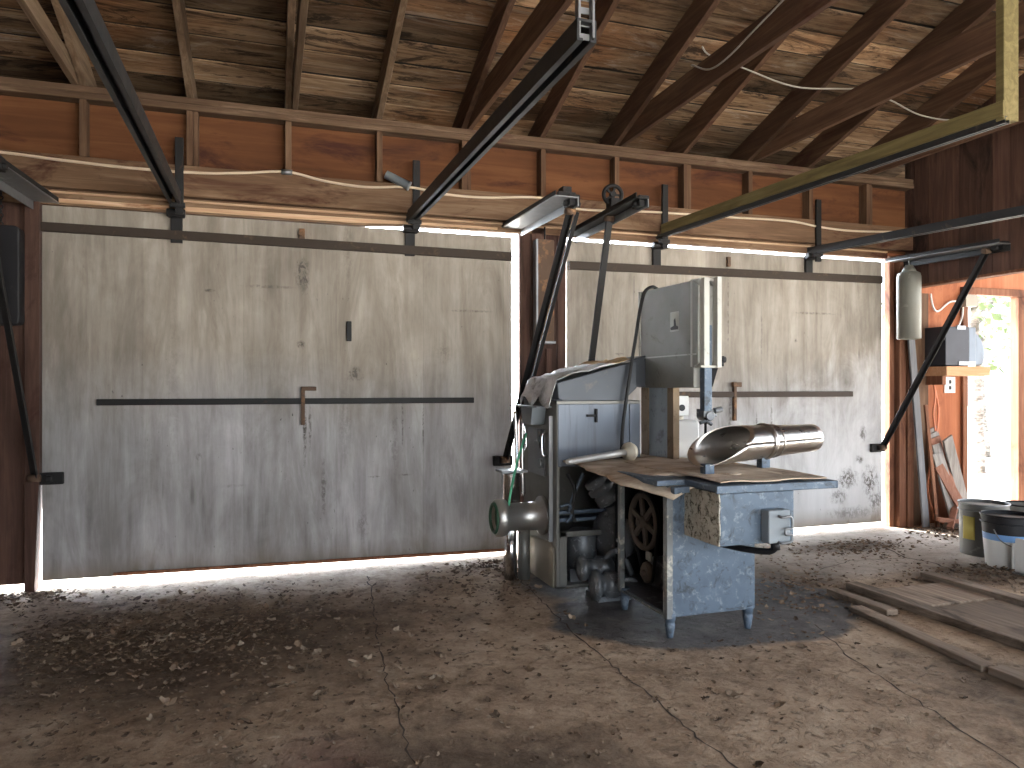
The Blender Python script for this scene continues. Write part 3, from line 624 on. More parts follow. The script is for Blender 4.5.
# column
b = MB(); b.box(2.365,2.405,-1.19,-.94,.775,1.26); col = b.build('column', metal('pale_blue_post', (.33,.38,.42), (.2,.22,.24), .45, .2, .54, 11), S, .003, 'blue-grey column under the wheel housing')
b = MB(); b.box(2.355,2.40,-.94,-.85,.775,1.256); b.build('rear_post', M['rustpost'], col, .003, 'rust brown post')
b = MB(); b.box(2.355,2.40,-1.262,-1.19,.775,1.256); b.build('front_post', M['rustpost'], col, .003, 'rust brown post')
b = MB(); b.box(2.56,2.69,-.90,-.82,1.065,1.20); b.box(2.40,2.56,-.86,-.84,1.11,1.15); jb = b.build('junction_box', M['white'], S, .006, 'white box with a black knob hole')
b = MB(); b.cyl((2.635,-.908,1.12),(2.635,-.895,1.12),.022,n=16); b.build('knob_hole', M['blackpaint_and_shade'], jb)
# blade guide
b = MB(); b.box(2.392,2.442,-1.55,-1.50,1.12,1.62); gd = b.build('blade_guide', M['blue'], S, .003, 'blue-grey sliding guide bar')
b = MB(); b.box(2.40,2.49,-1.53,-1.45,1.085,1.13); b.cyl((2.44,-1.54,1.09),(2.44,-1.43,1.09),.028,n=14); b.cyl((2.47,-1.53,1.12),(2.52,-1.53,1.13),.018,n=12); b.tube([(2.38,-1.52,1.05),(2.42,-1.52,1.06),(2.46,-1.52,1.04)],.012); b.build('guide_block', M['motor'], gd, .003)
b = MB(); b.box(2.415,2.42,-1.53,-1.51,.80,1.09); b.build('blade', M['iron'], gd)
# table
b = MB(); b.box(1.80,2.628,-2.05,-1.08,.772,.80); b.box(2.245,2.628,-1.08,-.72,.772,.80); b.box(1.955,2.63,-2.325,-2.04,.772,.803); b.box(1.95,2.635,-2.335,-2.32,.766,.803); b.box(2.622,2.638,-2.335,-.72,.766,.803)
tb = b.build('table', M['blue'], S, .004, 'blue-grey cutting table')
b = MB(); b.prism([(1.875,.735),(1.96,.74),(1.96,.772),(1.875,.768)], 'y', -2.09, -2.05); b.build('front_lip', M['blue'], tb, .003)
# front cabinet
b = MB(); b.box(1.89,2.40,-2.005,-1.99,.105,.771)
fc = b.build('base_cabinet', M['blue'], S, .003, 'worn blue-grey lower cabinet open at its side')
b = MB(); b.box(1.878,1.912,-2.012,-1.97,.10,.771); b.box(1.878,1.905,-1.50,-1.462,.10,.771); b.box(1.885,1.895,-2.0,-1.47,.10,.112); b.box(1.885,1.90,-2.0,-1.47,.72,.771); b.build('frame', metal('worn_frame', (.2,.21,.21), (.42,.4,.34), .5, .3, .52, 14, (.09,.08,.07), .56), fc, .003, 'worn frame edges')
b = MB(); b.box(1.90,2.39,-1.99,-1.2,.108,.118); b.build('bottom_plate', M['motor'], fc)
b = MB(); b.box(2.385,2.40,-1.99,-1.2,.105,.771); b.build('side_plate', M['blackpaint_and_shade'], fc)  # this and the next plate are black to paint the cabinet's inner shade
b = MB(); b.box(1.99,2.385,-1.22,-1.205,.105,.771); b.build('inner_plate', M['blackpaint_and_shade'], fc)
for x, y in ((1.91,-1.985),(2.37,-1.985),(1.91,-1.49),(2.37,-1.49)):
    b = MB(); b.lathe((x,y,.125),(x,y,.0),[(0,.027),(.1,.029),(.3,.027),(.34,.024),(.42,.024),(.46,.027),(.9,.018),(1,.016)],18); b.build('foot', M['blue'], fc)
b = MB(); b.box(2.45,2.485,-1.62,-1.585,.02,.74); b.box(2.44,2.50,-1.63,-1.575,0,.02); b.build('rear_leg', M['blue'], S, .003)
# flywheel inside the cabinet
WC = Vector((2.03,-1.49,.49))
b = MB(); b.torus(WC, (1,0,0), .150, .015, 40, 10, 1.3); b.cyl(WC-Vector((.035,0,0)), WC+Vector((.035,0,0)), .034, n=20); b.cyl(WC-Vector((.045,0,0)), WC+Vector((.05,0,0)), .016, n=14)
for k in range(6):
    a = 2*math.pi*(k+.3)/6; b.sweep(WC+Vector((0,math.cos(a)*.03,math.sin(a)*.03)), WC+Vector((0,math.cos(a)*.142,math.sin(a)*.142)), [(-.016,-.009),(.016,-.009),(.016,.009),(-.016,.009)], (1,0,0))
b.build('flywheel', M['cast'], S, label='rusty six-spoked flywheel')
PC = Vector((2.03,-1.535,.21))
b = MB(); b.torus(PC, (1,0,0), .05, .012, 28, 8, 1.3); b.cyl(PC-Vector((.02,0,0)), PC+Vector((.02,0,0)), .047, n=24); b.cyl(PC-Vector((.04,0,0)), PC+Vector((.16,0,0)), .018, n=12); b.build('small_pulley', M['cast'], S)
b = MB()
def belt(r1, r2):
    pts = []
    for k in range(19):
        a = math.radians(-8 + 196*k/18); pts.append((WC.y+r1*math.cos(a), WC.z+r1*math.sin(a)))
    for k in range(13):
        a = math.radians(188 + 164*k/12); pts.append((PC.y+r2*math.cos(a), PC.z+r2*math.sin(a)))
    return pts
o_, i_ = belt(.17,.066), belt(.163,.059); n = len(o_); vs = []
for xx in (2.022, 2.038):
    vs += [(xx,)+p for p in o_] + [(xx,)+p for p in i_]
fs = []
for k in range(n):
    k2 = (k+1) % n
    fs += [(k,k2,n+k2,n+k), (2*n+k,3*n+k,3*n+k2,2*n+k2), (k,2*n+k,2*n+k2,k2), (n+k,n+k2,3*n+k2,3*n+k)]
b.add(vs, fs); b.build('drive_belt', M['rubber'], S)
b = MB(); b.cyl((2.07,-1.535,.21),(2.34,-1.535,.21),.085,n=24); b.box(2.1,2.3,-1.62,-1.45,.118,.16); b.build('saw_motor', M['motor'], S)
b = MB(); b.box(2.0,2.015,-1.62,-1.56,.29,.34); b.build('belt_guard_tab', M['flange'], S, .008)
# box on the front with a switch
b = MB(); b.box(1.99,2.405,-2.30,-2.0,.515,.762); bx = b.build('front_box', M['blue'], S, .004, 'blue-grey box on the front of the cabinet')
b = MB(); b.grid(lambda u, v: (1.986-.006*math.sin(9*u+7*v)*math.sin(5*v), -2.0-.30*u, .516+.245*v), 10, 8); b.build('crusted_side', M['crust'], bx, label='box side crusted with flaking pale paint', thick=.006)
b = MB(); b.box(2.215,2.335,-2.36,-2.30,.525,.68); sw = b.build('switch', M['greyplastic'], bx, .006, 'grey switch box')
b = MB(); b.tube([(2.27,-2.36,.655),(2.27,-2.385,.65),(2.32,-2.385,.65),(2.325,-2.385,.60),(2.29,-2.385,.595),(2.29,-2.385,.57),(2.325,-2.385,.565),(2.32,-2.385,.535),(2.27,-2.385,.53),(2.27,-2.36,.53)], .006); b.build('guard_loop', M['galv'], sw)
b = MB(); b.cyl((2.275,-2.33,.53),(2.275,-2.33,.49),.022,n=14); b.tube([(2.275,-2.33,.5),(2.26,-2.30,.475),(2.2,-2.2,.47),(2.15,-2.05,.47)], .016); b.build('conduit', M['blackpaint_and_shade'], sw)
# motors in the cabinet
b = MB()
b.lathe((1.895,-1.10,.70),(2.0,-1.13,.55),[(0,.05),(.06,.075),(.22,.075),(.24,.06),(.32,.06),(.34,.085),(.5,.085),(.52,.068),(.62,.068),(.64,.08),(.95,.08),(1,.05)],28)
b.build('stepped_pulley', M['motor'], S, label='greasy stepped pulley')
b = MB(); b.cyl((2.0,-1.12,.55),(2.08,-1.08,.45),.05,n=18); b.build('shaft', M['motor'], S)
b = MB(); b.lathe((1.88,-.95,.12),(1.88,-.95,.36),[(0,.08),(.04,.095),(.9,.095),(1,.07)],24); b.box(1.78,1.98,-1.0,-.85,.04,.12); b.build('grinder_motor', M['motor'], S)
b = MB(); b.lathe((2.0,-1.13,.34),(2.08,-1.09,.34),[(0,.10),(.1,.16),(.9,.16),(1,.10)],28)
for k in range(6):
    a = k*math.pi/3; b.cyl((1.98,-1.14+.12*math.cos(a),.34+.12*math.sin(a)),(2.01,-1.125+.12*math.cos(a),.34+.12*math.sin(a)),.014,n=8)
b.build('gear_casing', M['motor'], S)
b = MB(); b.lathe((1.76,-1.18,.17),(1.98,-1.20,.17),[(0,.04),(.02,.07),(.1,.075),(.16,.075),(.18,.05),(.5,.05),(.52,.065),(.9,.065),(1,.03)],24)
b.lathe((1.80,-1.29,.095),(1.97,-1.31,.09),[(0,.05),(.03,.088),(.2,.09),(.25,.06),(.4,.06),(.45,.08),(.8,.08),(1,.05)],24)
b.torus((2.0,-1.36,.08), (.3,1,.1), .05, .018, 22, 8); b.cyl((1.92,-1.32,.09),(2.02,-1.36,.08),.03,n=14); b.box(1.82,2.05,-1.33,-1.15,.0,.03)
b.tube([(1.9,-1.2,.2),(1.98,-1.22,.27),(2.05,-1.2,.22),(2.08,-1.25,.12)],.02)
b.build('gear_reducer', M['motor'], S, label='greasy reducing gear on the floor')
for pp in ([(1.76,-1.0,.72),(1.80,-1.03,.62),(1.78,-1.03,.5),(1.80,-1.03,.42)],[(2.0,-1.1,.7),(2.1,-1.12,.62),(2.08,-1.15,.48),(2.1,-1.12,.4)]):
    b = MB(); b.tube(pp, .012); b.build('motor_cable', M['rubber'], S)
# grinder neck on the side
b = MB(); b.lathe((1.665,-.82,.435),(1.34,-.82,.435),[(0,.125),(.05,.125),(.07,.12),(.10,.09),(.76,.088),(.78,.112),(.86,.118),(.97,.118),(1,.108)],36,False); b.lathe((1.34,-.82,.435),(1.6,-.82,.435),[(0,.108),(.01,.078),(1,.078)],32,False)
gn = b.build('grinder_neck', M['neck'], S, label='short round grinder neck')
b = MB(); b.cyl((1.365,-.82,.435),(1.375,-.82,.435),.079,n=28); b.torus((1.34,-.82,.435),(1,0,0),.088,.012,30,8); b.build('green_gasket', NT('green_rubber').done((.03,.1,.055), .6), gn, label='dark green ring and plug')
b = MB(); b.lathe((1.50,-.66,.50),(1.50,-.66,.70),[(0,.06),(.92,.06),(.93,.066),(1,.066)],24); b.build('canister', M['chrome'], S, label='bright chrome canister')
b = MB(); b.box(1.42,1.60,-.72,-.58,.70,.715); b.build('bracket_plate', M['galv'], S, .002)
b = MB(); b.cyl((1.50,-.66,0),(1.50,-.66,.34),.042,n=20); b.build('support_pipe', M['chrome'], S)
b = MB(); b.cyl((1.585,-.68,0),(1.585,-.68,.33),.04,n=20); b.build('support_pipe', M['side'], S)
b = MB(); b.tube([(1.55,-.6,1.1),(1.56,-.6,.9),(1.555,-.62,.72)],.014); b.tube([(1.60,-.62,1.05),(1.62,-.63,.88),(1.60,-.62,.8),(1.61,-.62,.55)],.01); b.tube([(1.585,-.66,1.05),(1.58,-.66,.85),(1.585,-.66,.54)],.012); b.build('side_pipes', M['chrome'], S)
# bowed hose
b = MB(); b.tube([(2.41,-1.0,1.885),(2.36,-1.0,1.91),(2.285,-1.03,1.87),(2.235,-1.06,1.75),(2.19,-1.09,1.58),(2.14,-1.10,1.32),(2.09,-1.11,1.02),(2.07,-1.13,.82)], .011); b.build('hose', M['rubber'], S, label='thin black hose')

# things lying on the saw
b = MB()
def sheet(u, v):
    x0 = 1.70 + .16*max(0, 1-v/.25)**1.5 + .03*max(0,v-.7) + .012*math.sin(23*v) + .006*math.sin(61*v)
    x = x0 + (2.50-x0)*u
    y = -2.10 + 1.30*v + .012*math.sin(11*u) + .02*u*(1-v)
    sg = max(0, 1-u*3.0)
    z = .809 - .075*sg*max(0, 1-v/.65)**1.3 - .02*max(0, 1-v*7)*max(0,1-2*u) + .004*math.sin(7*u+5*v)*(1-sg)
    return (x, y, z + .016*max(0, math.sin(6.2*(u-.25)))*max(0,1-v*5)*(u > .25))
b.grid(sheet, 26, 26)
keep = [(f, mi) for f, mi in zip(b.f, b.mi) if not (lambda c: .22 < c[0] < .52 and c[1] < .13 + .05*math.sin(c[0]*30))((sum((i % 27) for i in f)/4/26, sum((i//27) for i in f)/4/26)) and not (sum(b.v[i][1] for i in f)/4 > -1.10 and sum(b.v[i][0] for i in f)/4 < 2.27)]
b.f = [k[0] for k in keep]; b.mi = [0]*len(keep); b.sm = [True]*len(keep); b.tone = [1.0]*len(keep)
tag(b.build('plywood_sheet', M['topsheet'], thick=.012), 'warped dusty plywood sheet lying on the saw table', 'board')
b = MB(); b.grid(lambda u, v: (1.99+.61*u+.008*math.sin(8*v), -2.305+1.0*v+.01*math.sin(9*u), .815+.003*math.sin(12*u+6*v)), 10, 12)
tag(b.build('cardboard_sheet', M['topsheet'], thick=.006), 'flat dusty cardboard under the steel chute', 'cardboard')
b = MB(); rr = random.Random(5)
def pap(u, v):
    x = 1.61 + .56*u; zt = 1.285 + max(0,(x-1.668))*.263 + .012
    if x < 1.66: zt = 1.285 - (1.66-x)*1.5
    ed = min(u, 1-u, v, 1-v)
    y = -1.075 + .60*v + .05*math.sin(7*u)*(.5-v)
    wr = .006*math.sin(13*u+4*v)+.008*math.sin(9*v-7*u)+.006*math.sin(31*u*v+3)
    dr = .10*max(0,.10-u)/.10*(.6+.4*math.sin(14*v))
    return (x + .012*math.sin(21*v), y, zt + abs(wr)*(1.2 if ed < .15 else .8) + .006 - dr)
b.smooth = True; b.grid(pap, 30, 22)
tag(b.build('torn_paper', M['paper'], thick=.003), 'crumpled torn paper sheet draped on the saw hood', 'paper')
# chute
CH = thing('steel_chute', 'shiny stainless steel tube with a scoop mouth on the saw table', 'tube', (2.45,-1.89,.80))
A, B_ = Vector((2.075,-1.99,.957)), Vector((2.975,-1.75,.966)); ax = (B_-A).normalized(); side = ax.cross(Vector((0,0,1))).normalized(); upv = side.cross(ax)
def chute(u, v):
    a = 2*math.pi*u; up_ = math.sin(a); s0 = .31*((math.cos(a-math.radians(55))+1)/2)**1.1; L_ = (B_-A).length
    s_ = s0 + (L_-s0)*v; r = .104 - .026*min(1, s_/L_*1.1)
    return A + ax*s_ + side*(math.cos(a)*r) + upv*(up_*r)
b = MB(); b.smooth = True; b.grid(chute, 48, 16); b.build('tube', M['steel'], CH, thick=.004)
b = MB(); c_ = A + ax*.50; b.torus(c_, ax, .0935, .008, 40, 8, 2.2); b.torus(c_+ax*.07, ax, .0895, .004, 40, 8); b.build('strap', M['steel'], CH)
for x, y, h in ((2.13,-1.98,.858),(2.56,-1.862,.868)):
    b = MB(); b.box(x-.027, x+.027, y-.025, y+.025, .803, h+.008); b.build('foot', M['blue'], CH, .004, 'small blue block foot')
# plunger
PL = thing('meat_plunger', 'pale rod plunger with a round flange lying on the saw table', 'plunger', (1.85,-1.3,.815))
p0, p1 = Vector((1.594,-1.397,.836)), Vector((2.059,-1.237,.866))
b = MB(); b.lathe(p0, p1, [(0,.014),(.05,.019),(.6,.02),(1,.022)],18); b.build('rod', M['rod'], PL)
d = (p1-p0).normalized(); b = MB(); b.lathe(p1-d*.03, p1+d*.05, [(0,.022),(.1,.026),(.3,.034),(.34,.056),(.62,.058),(.66,.046),(.9,.046),(1,.02)],28); b.build('flange', M['ivory'], PL, label='ivory round flange')
# jug
JG = thing('white_jug', 'white plastic jug standing behind the saw column', 'jug', (2.52,-1.09,.803))
b = MB(); b.prism(rrect(2.43,2.62,.806,1.05,.03), 'y', -1.15, -1.03); b.build('body', M['white'], JG, .02)
b = MB(); b.cyl((2.50,-1.09,1.045),(2.50,-1.09,1.075),.028,n=18); b.build('cap', M['ivory'], JG)
b = MB(); b.tube([(1.60,-.68,.95),(1.585,-.70,.93),(1.52,-.74,.78),(1.46,-.80,.62),(1.42,-.86,.5),(1.41,-.9,.47)], .008)
tag(b.build('green_cord', M['greencord']), 'thin green cord hanging beside the grinder neck', 'cord')

# ------------------------------------------------------------------ right side, lean-to
SH = thing('wall_shelf', 'thick orange wood shelf on the wall beside the doorway', 'shelf', (5.98,-.01,1.36))
b = MB(); b.box(5.70,6.22,-.26,-.01,1.36,1.445); b.build('board', M['shelfwood'], SH, .004)
b = MB(); b.box(5.72,5.76,-.2,-.0,1.28,1.36); b.build('cleat', M['jamb'], SH)
MBX = thing('metal_box', 'dark grey metal unit with a pale rounded end on the shelf', 'box', (5.95,-.14,1.445))
b = MB(); b.box(5.70,5.98,-.25,-.02,1.452,1.80); b.build('case', metal('dark_grey_case', (.04,.04,.048), (.07,.07,.075), .5, .2), MBX, .006)
b = MB(); b.box(5.985,6.07,-.24,-.03,1.458,1.80); b.prism([(6.07,1.46),(6.16,1.46),(6.185,1.52),(6.185,1.62),(6.15,1.69),(6.09,1.745),(6.07,1.76)], 'y', -.23, -.04); b.build('rounded_end', M['panelm'], MBX, .008, 'pale blue-grey rounded end')
for bb in ((5.83,5.93,-.255,-.235,1.775,1.81),(5.85,6.05,-.256,-.24,1.455,1.49)):
    b = MB(); b.box(*bb); b.build('tape', M['galv'], MBX)
OU = thing('wall_outlet', 'white outlet plate under the orange shelf', 'outlet', (6.03,-.008,1.21))
b = MB(); b.box(5.96,6.09,-.012,0,1.205,1.355); b.build('plate', M['white'], OU, .003)
b = MB(); b.box(6.012,6.038,-.016,-.01,1.29,1.325); b.box(6.012,6.038,-.016,-.01,1.235,1.27); b.build('socket', M['blackpaint_and_shade'], OU)
JB = thing('junction_box', 'tan junction box at the upper corner of the doorway', 'junction box', (6.18,-.02,2.01))
b = MB(); b.box(6.13,6.27,-.09,0,2.01,2.12); b.build('body', M['tan'], JB, .004)
b = MB(); b.tube([(5.78,-.02,2.12),(5.80,-.03,2.0),(5.86,-.03,1.96),(6.0,-.03,2.05),(6.14,-.03,2.06)],.008); b.tube([(6.16,-.03,2.01),(6.15,-.03,1.92),(6.1,-.03,1.82)],.009); b.build('wire', M['white'], JB)
b = MB(); b.tube([(5.76,-.04,1.42),(5.80,-.05,1.2),(5.78,-.05,1.0),(5.80,-.06,.75),(5.70,-.08,.5),(5.66,-.1,.3),(5.72,-.12,.1),(5.80,-.14,.02)], .009); b.tube([(5.78,-.05,1.3),(5.84,-.05,1.05),(5.80,-.06,.8),(5.72,-.1,.62),(5.74,-.1,.35),(5.68,-.14,.06)], .009)
tag(b.build('extension_cord', M['orangecord']), 'orange cord hanging down the wall below the shelf', 'cord')
LB = [(6.12,-.07,5.76,.88,'greyboard','thin grey board leaning highest in the fan of scrap lumber'),(6.05,-.12,5.75,.84,'greyboard','grey board second from the top of the leaning fan'),(5.98,-.17,5.75,.80,'redplank','reddish board in the middle of the leaning fan'),(5.90,-.21,5.74,.74,'greyboard','wide grey board in front of the reddish one in the fan'),(5.83,-.26,5.73,.66,'greyboard','grey board at the front of the leaning fan'),(5.95,-.31,5.72,.55,'redplank','short reddish board at the front of the leaning fan'),(6.20,-.05,5.80,.80,'greyboard','grey board reaching farthest toward the doorway')]
for i, (xb, yb, xt, zt, m, lab) in enumerate(LB):
    b = MB(); b.bar((xb,yb,.012),(xt,-.045-.022*i,zt),.10 if i % 2 else .12,.018,(0,-1,.1)); tag(b.build('leaning_board', M[m], bevel=.002), lab, 'board', 'scrap boards leaning beside the doorway')
b = MB(); b.bar((5.56,-.17,.012),(5.43,-.13,1.72),.07,.02,(0,-1,0)); tag(b.build('leaning_board', M['bluepipe'], bevel=.002), 'tall grey board leaning under the grey canister', 'board', 'tall boards by the corner post')
b = MB(); b.bar((5.66,-.2,.012),(5.60,-.13,1.1),.035,.02,(0,-1,0)); tag(b.build('leaning_board', M['jamb'], bevel=.002), 'thin brown stick leaning beside the tall grey board', 'board', 'tall boards by the corner post')
SCR = [((5.55,-.30,.10),(6.10,-.42,.04),.05,'redplank','reddish offcut lying across the foot of the lumber'),((5.70,-.42,.03),(5.95,-.36,.05),.09,'greyboard','grey offcut lying in front of the lumber'),((5.80,-.50,.035),(5.86,-.36,.09),.08,'jamb','short brown block in the scrap heap'),((5.60,-.38,.03),(5.85,-.22,.20),.05,'redplank','slim tilted offcut in the scrap heap'),((5.72,-.24,.06),(6.15,-.34,.12),.04,'greyboard','narrow grey stick lying across the scrap heap')]
for p0, p1, w_, m, lab in SCR:
    b = MB(); b.bar(p0, p1, w_, .035); tag(b.build('wood_offcut', M[m], bevel=.003), lab, 'offcut', 'offcuts at the foot of the lumber')

def bucket(name, label, cat, loc, r0, r1, h, bands, lidm, extra=None):
    t_ = thing(name, label, cat, loc, 'buckets near the doorway'); x, y, z = loc
    for (z0, z1, m, nm) in bands:
        f0, f1 = z0/h, z1/h; a, c_ = r0+(r1-r0)*f0, r0+(r1-r0)*f1
        b = MB(); b.lathe((x,y,z+z0),(x,y,z+z1),[(0,a),(1,c_)],36, caps=False)
        if z0 == 0: b.lathe((x,y,z),(x,y,z+.006),[(0,r0),(1,r0)],36)
        b.build(nm, m, t_)
    b = MB(); b.torus((x,y,z+h), (0,0,1), r1, .007, 40, 8); b.torus((x,y,z+h-.05), (0,0,1), r1+.001, .005, 40, 8); b.build('rim', lidm, t_)
    b = MB(); b.lathe((x,y,z+h-.03),(x,y,z+h-.02),[(0,r1-.004),(1,r1-.004)],36); b.build('lid', lidm, t_)
    return t_
blue_label = NT('blue_label').done((.16,.32,.6), .5); yellow_label = NT('yellow_label').done((.5,.42,.1), .6)
bk = bucket('bucket', 'white plastic bucket with a black top band and blue stripe', 'bucket', (4.95,-1.42,0), .142, .172, .36, [(0,.19,M['white'],'body'),(.19,.235,blue_label,'blue_stripe'),(.235,.36,M['blackpaint_and_shade'],'black_band')], M['blackpaint_and_shade'])
b = MB(); b.tube([(4.78,-1.44,.27),(4.775,-1.50,.20),(4.83,-1.57,.16),(4.95,-1.60,.15),(5.07,-1.56,.17)], .004); b.build('bail_handle', M['galv'], bk)
bk = bucket('bucket', 'dark grey metal can with a yellow label behind the white bucket', 'bucket', (5.13,-1.08,0), .155, .166, .385, [(0,.385,metal('grey_can', (.16,.16,.15), (.28,.28,.27), .45, .4),'body')], M['galv'])
b = MB()
b.smooth = True; b.grid(lambda u, v: (5.13+.162*math.cos(math.radians(165+34*u)), -1.08+.162*math.sin(math.radians(165+34*u)), .12+.17*v), 8, 2); b.build('label', yellow_label, bk, thick=.003)
bk = bucket('bucket', 'dark can standing behind the other two buckets', 'bucket', (5.52,-1.12,0), .14, .15, .36, [(0,.36,M['side'],'body')], M['iron'])
t_ = thing('plastic_crate', 'small white crate with a brown bottle inside beside the white bucket', 'crate', (4.89,-1.72,0))
b = MB(); b.box(4.77,4.795,-1.80,-1.60,0,.24); b.box(4.77,5.10,-1.60,-1.575,0,.2); b.box(5.07,5.10,-1.80,-1.575,0,.24); b.box(4.77,5.10,-1.80,-1.575,0,.02); b.box(4.795,5.07,-1.80,-1.785,0,.14); b.build('body', M['white'], t_, .006)
b = MB(); b.lathe((4.93,-1.69,.02),(4.93,-1.69,.27),[(0,.06),(.05,.065),(.6,.065),(.8,.03),(1,.025)],20); b.build('bottle', M['rustpost'], t_)

# planks on the floor
PL_ = [((3.445,-1.55),(3.47,-4.2),.09,.045,.0,'long thick plank lying nearest the white crate side, edge toward the saw'),
       ((3.25,-1.60),(3.255,-2.06),.08,.035,.0,'short plank end beside the long thick plank'),
       ((3.13,-1.92),(3.02,-2.82),.085,.03,.0,'low dusty plank lying closest to the saw'),
       ((3.03,-2.84),(2.99,-4.0),.085,.035,.0,'low plank continuing past the broken joint, at the lower right'),
       ((4.10,-1.50),(4.16,-4.2),.10,.045,.0,'long plank in front of the buckets')]
for p0, p1, w_, h_, z_, lab in PL_:
    b = MB(); n_ = 10; d = Vector((p1[0]-p0[0], p1[1]-p0[1], 0)); sd = Vector((d.y,-d.x,0)).normalized()
    for s_ in (0,):
        vs = []
        for i in range(n_+1):
            q = Vector((p0[0],p0[1],0)) + d*(i/n_); wv = 1+.06*math.sin(i*2.1+p0[0]*9)
            for a, z in ((-1,0),(1,0),(1,h_),(-1,h_)): vs.append(q + sd*a*w_/2*wv + Vector((0,0,z*(1+.05*math.sin(i*1.7)) if z else 0)))
        fs = [(0,1,2,3),(n_*4+3,n_*4+2,n_*4+1,n_*4)]
        for i in range(n_):
            for j in range(4): fs.append((i*4+j, (i+1)*4+j, (i+1)*4+(j+1)%4, i*4+(j+1)%4))
        b.add(vs, fs)
    tag(b.build('floor_plank', M['plank'], bevel=.006), lab, 'plank', 'planks on the floor')
for y0, y1, lab in ((-1.66,-2.02,'short plywood panel between the two long planks, farther piece'),(-2.05,-4.2,'plywood panel between the two long planks, nearer piece')):
    b = MB(); b.box(3.50, 4.06, y1, y0, .0, .018); tag(b.build('floor_panel', M['plank'], bevel=.003), lab, 'panel', 'panels between the planks')

# ------------------------------------------------------------------ fallen leaves and litter
def leaf_mesh(seed):
    rr = random.Random(seed); n = 11; vs = [(0,0,0)]; cup = rr.uniform(.3,1.1); tw = rr.uniform(-.3,.3)
    for k in range(n):
        a = 2*math.pi*k/n; r = .5*(1+.25*math.cos(a)) * rr.uniform(.55,1.15) * (1.25 if k == 0 else 1)
        x, y = r*math.cos(a), r*.72*math.sin(a); vs.append((x, y, cup*(abs(y)*.55+x*x*.7)+tw*x*y+rr.uniform(-.09,.09)))
    zm = min(v[2] for v in vs)
    return [(x, y, z-zm) for x, y, z in vs], [(0, 1+k, 1+(k+1) % n) for k in range(n)]
protos = []
for s_ in range(9):
    vs, fs = leaf_mesh(s_); me = bpy.data.meshes.new('dead_leaf'); me.from_pydata(vs, [], fs); me.materials.append(M['leaf%d' % (0 if s_ < 3 else 1 if s_ < 6 else 2)])
    o = bpy.data.objects.new('dead_leaf', me); md = o.modifiers.new('t', 'SOLIDIFY'); md.thickness = .02; protos.append(o)
TH = math.radians(18.2); cT, sT = math.cos(TH), math.sin(TH)
def inframe(x, y):
    Y = y + 5.25; d = x*sT + Y*cT; l = x*cT - Y*sT
    return d > 2.4 and abs(l/d) < .68
def leafpos(rr):
    while True:
        q = rr.random()
        if q < .55: x, y = rr.gauss(-.55,.6), rr.gauss(-1.35,.65)
        elif q < .75: x, y = rr.gauss(.35,.55), rr.gauss(-1.5,.6)
        elif q < .86: x, y = rr.gauss(1.25,.3), rr.gauss(-.75,.25)
        else: x, y = rr.uniform(-.8,3.0), rr.uniform(-3.2,-.8)
        if inframe(x, y) and -1.4 < x and -3.2 < y < -.16 and not (1.6 < x < 2.5 and y > -2.1): return x, y
rl = random.Random(21)
def carpet(rr):
    while True:
        x, y = rr.gauss(-.65,.55), rr.gauss(-1.1,.42)
        if x > -1.5 and -2.6 < y < -.3 and inframe(x, y): return x, y
for i in range(300):
    src = rl.choice(protos); o = src.copy(); COL.objects.link(o); x, y = leafpos(rl); s_ = rl.uniform(.028,.058)
    o.location = (x, y, .001); o.scale = (s_, s_, s_); o.rotation_euler = (rl.uniform(-.45,.45), rl.uniform(-.45,.45), rl.uniform(0,6.28))
    tag(o, 'dry curled brown leaf scattered on the dirty floor', 'leaf', 'dry leaves on the floor')
for o in protos: bpy.data.objects.remove(o)
b = MB()
for i in range(5600):
    x, y = carpet(rl) if i < 2600 else leafpos(rl) if i < 4200 else (rl.uniform(-.6,2.6), rl.uniform(-3.0,-.5)) if i < 4900 else (rl.uniform(2.4,4.6), rl.uniform(-2.2,-.3))
    if 1.6 < x < 2.5 and y > -2.1: continue
    vs, fs = leaf_mesh(i % 40); b.mat(rl.choice((1,1,2,2,0))); s_ = rl.uniform(.01,.024) if i % 2 else rl.uniform(.02,.036); a = rl.uniform(0,6.28); ca, sa = math.cos(a)*s_, math.sin(a)*s_
    b.add([(x+ca*p-sa*q, y+sa*p+ca*q, .001+r_*s_) for p, q, r_ in vs], fs)
o = b.build('leaf_litter', [M['leaf0'], M['leaf1'], M['leaf2']]); tag(o, 'crushed leaf crumbs strewn over the floor', 'leaf litter', kind='stuff')
def heap(name, label, cx, cy, rx, ry, h, n, seed):
    rr = random.Random(seed); b = MB()
    for i in range(n):
        x, y = rr.gauss(cx, rx), rr.gauss(cy, ry)
        if y > -.06: continue
        s_ = rr.uniform(.012,.045); dz = h*math.exp(-((x-cx)/rx)**2-((y-cy)/ry)**2)*rr.random()
        vs, fs = leaf_mesh(rr.randrange(60)); a = rr.uniform(0,6.28); til = rr.uniform(-.7,.7); b.mat(rr.choice((0,0,1,1,2)))
        P2 = []
        for p, q, r_ in vs:
            q2, r2 = q*math.cos(til)-r_*math.sin(til), q*math.sin(til)+r_*math.cos(til)
            P2.append((x+(p*math.cos(a)-q2*math.sin(a))*s_, y+(p*math.sin(a)+q2*math.cos(a))*s_, .004+dz+max(r2*s_, -.003-dz)))
        b.add(P2, fs)
    tag(b.build(name, [M['dirt'], M['leaf1'], M['leaf2']]), label, 'debris', kind='stuff')
heap('debris', 'brown litter heaped by the corner post and the lumber', 5.75, -.5, .28, .16, .06, 420, 1)
heap('debris', 'brown litter along the edge of the pale slab', 4.35, -.62, .28, .12, .03, 320, 2)
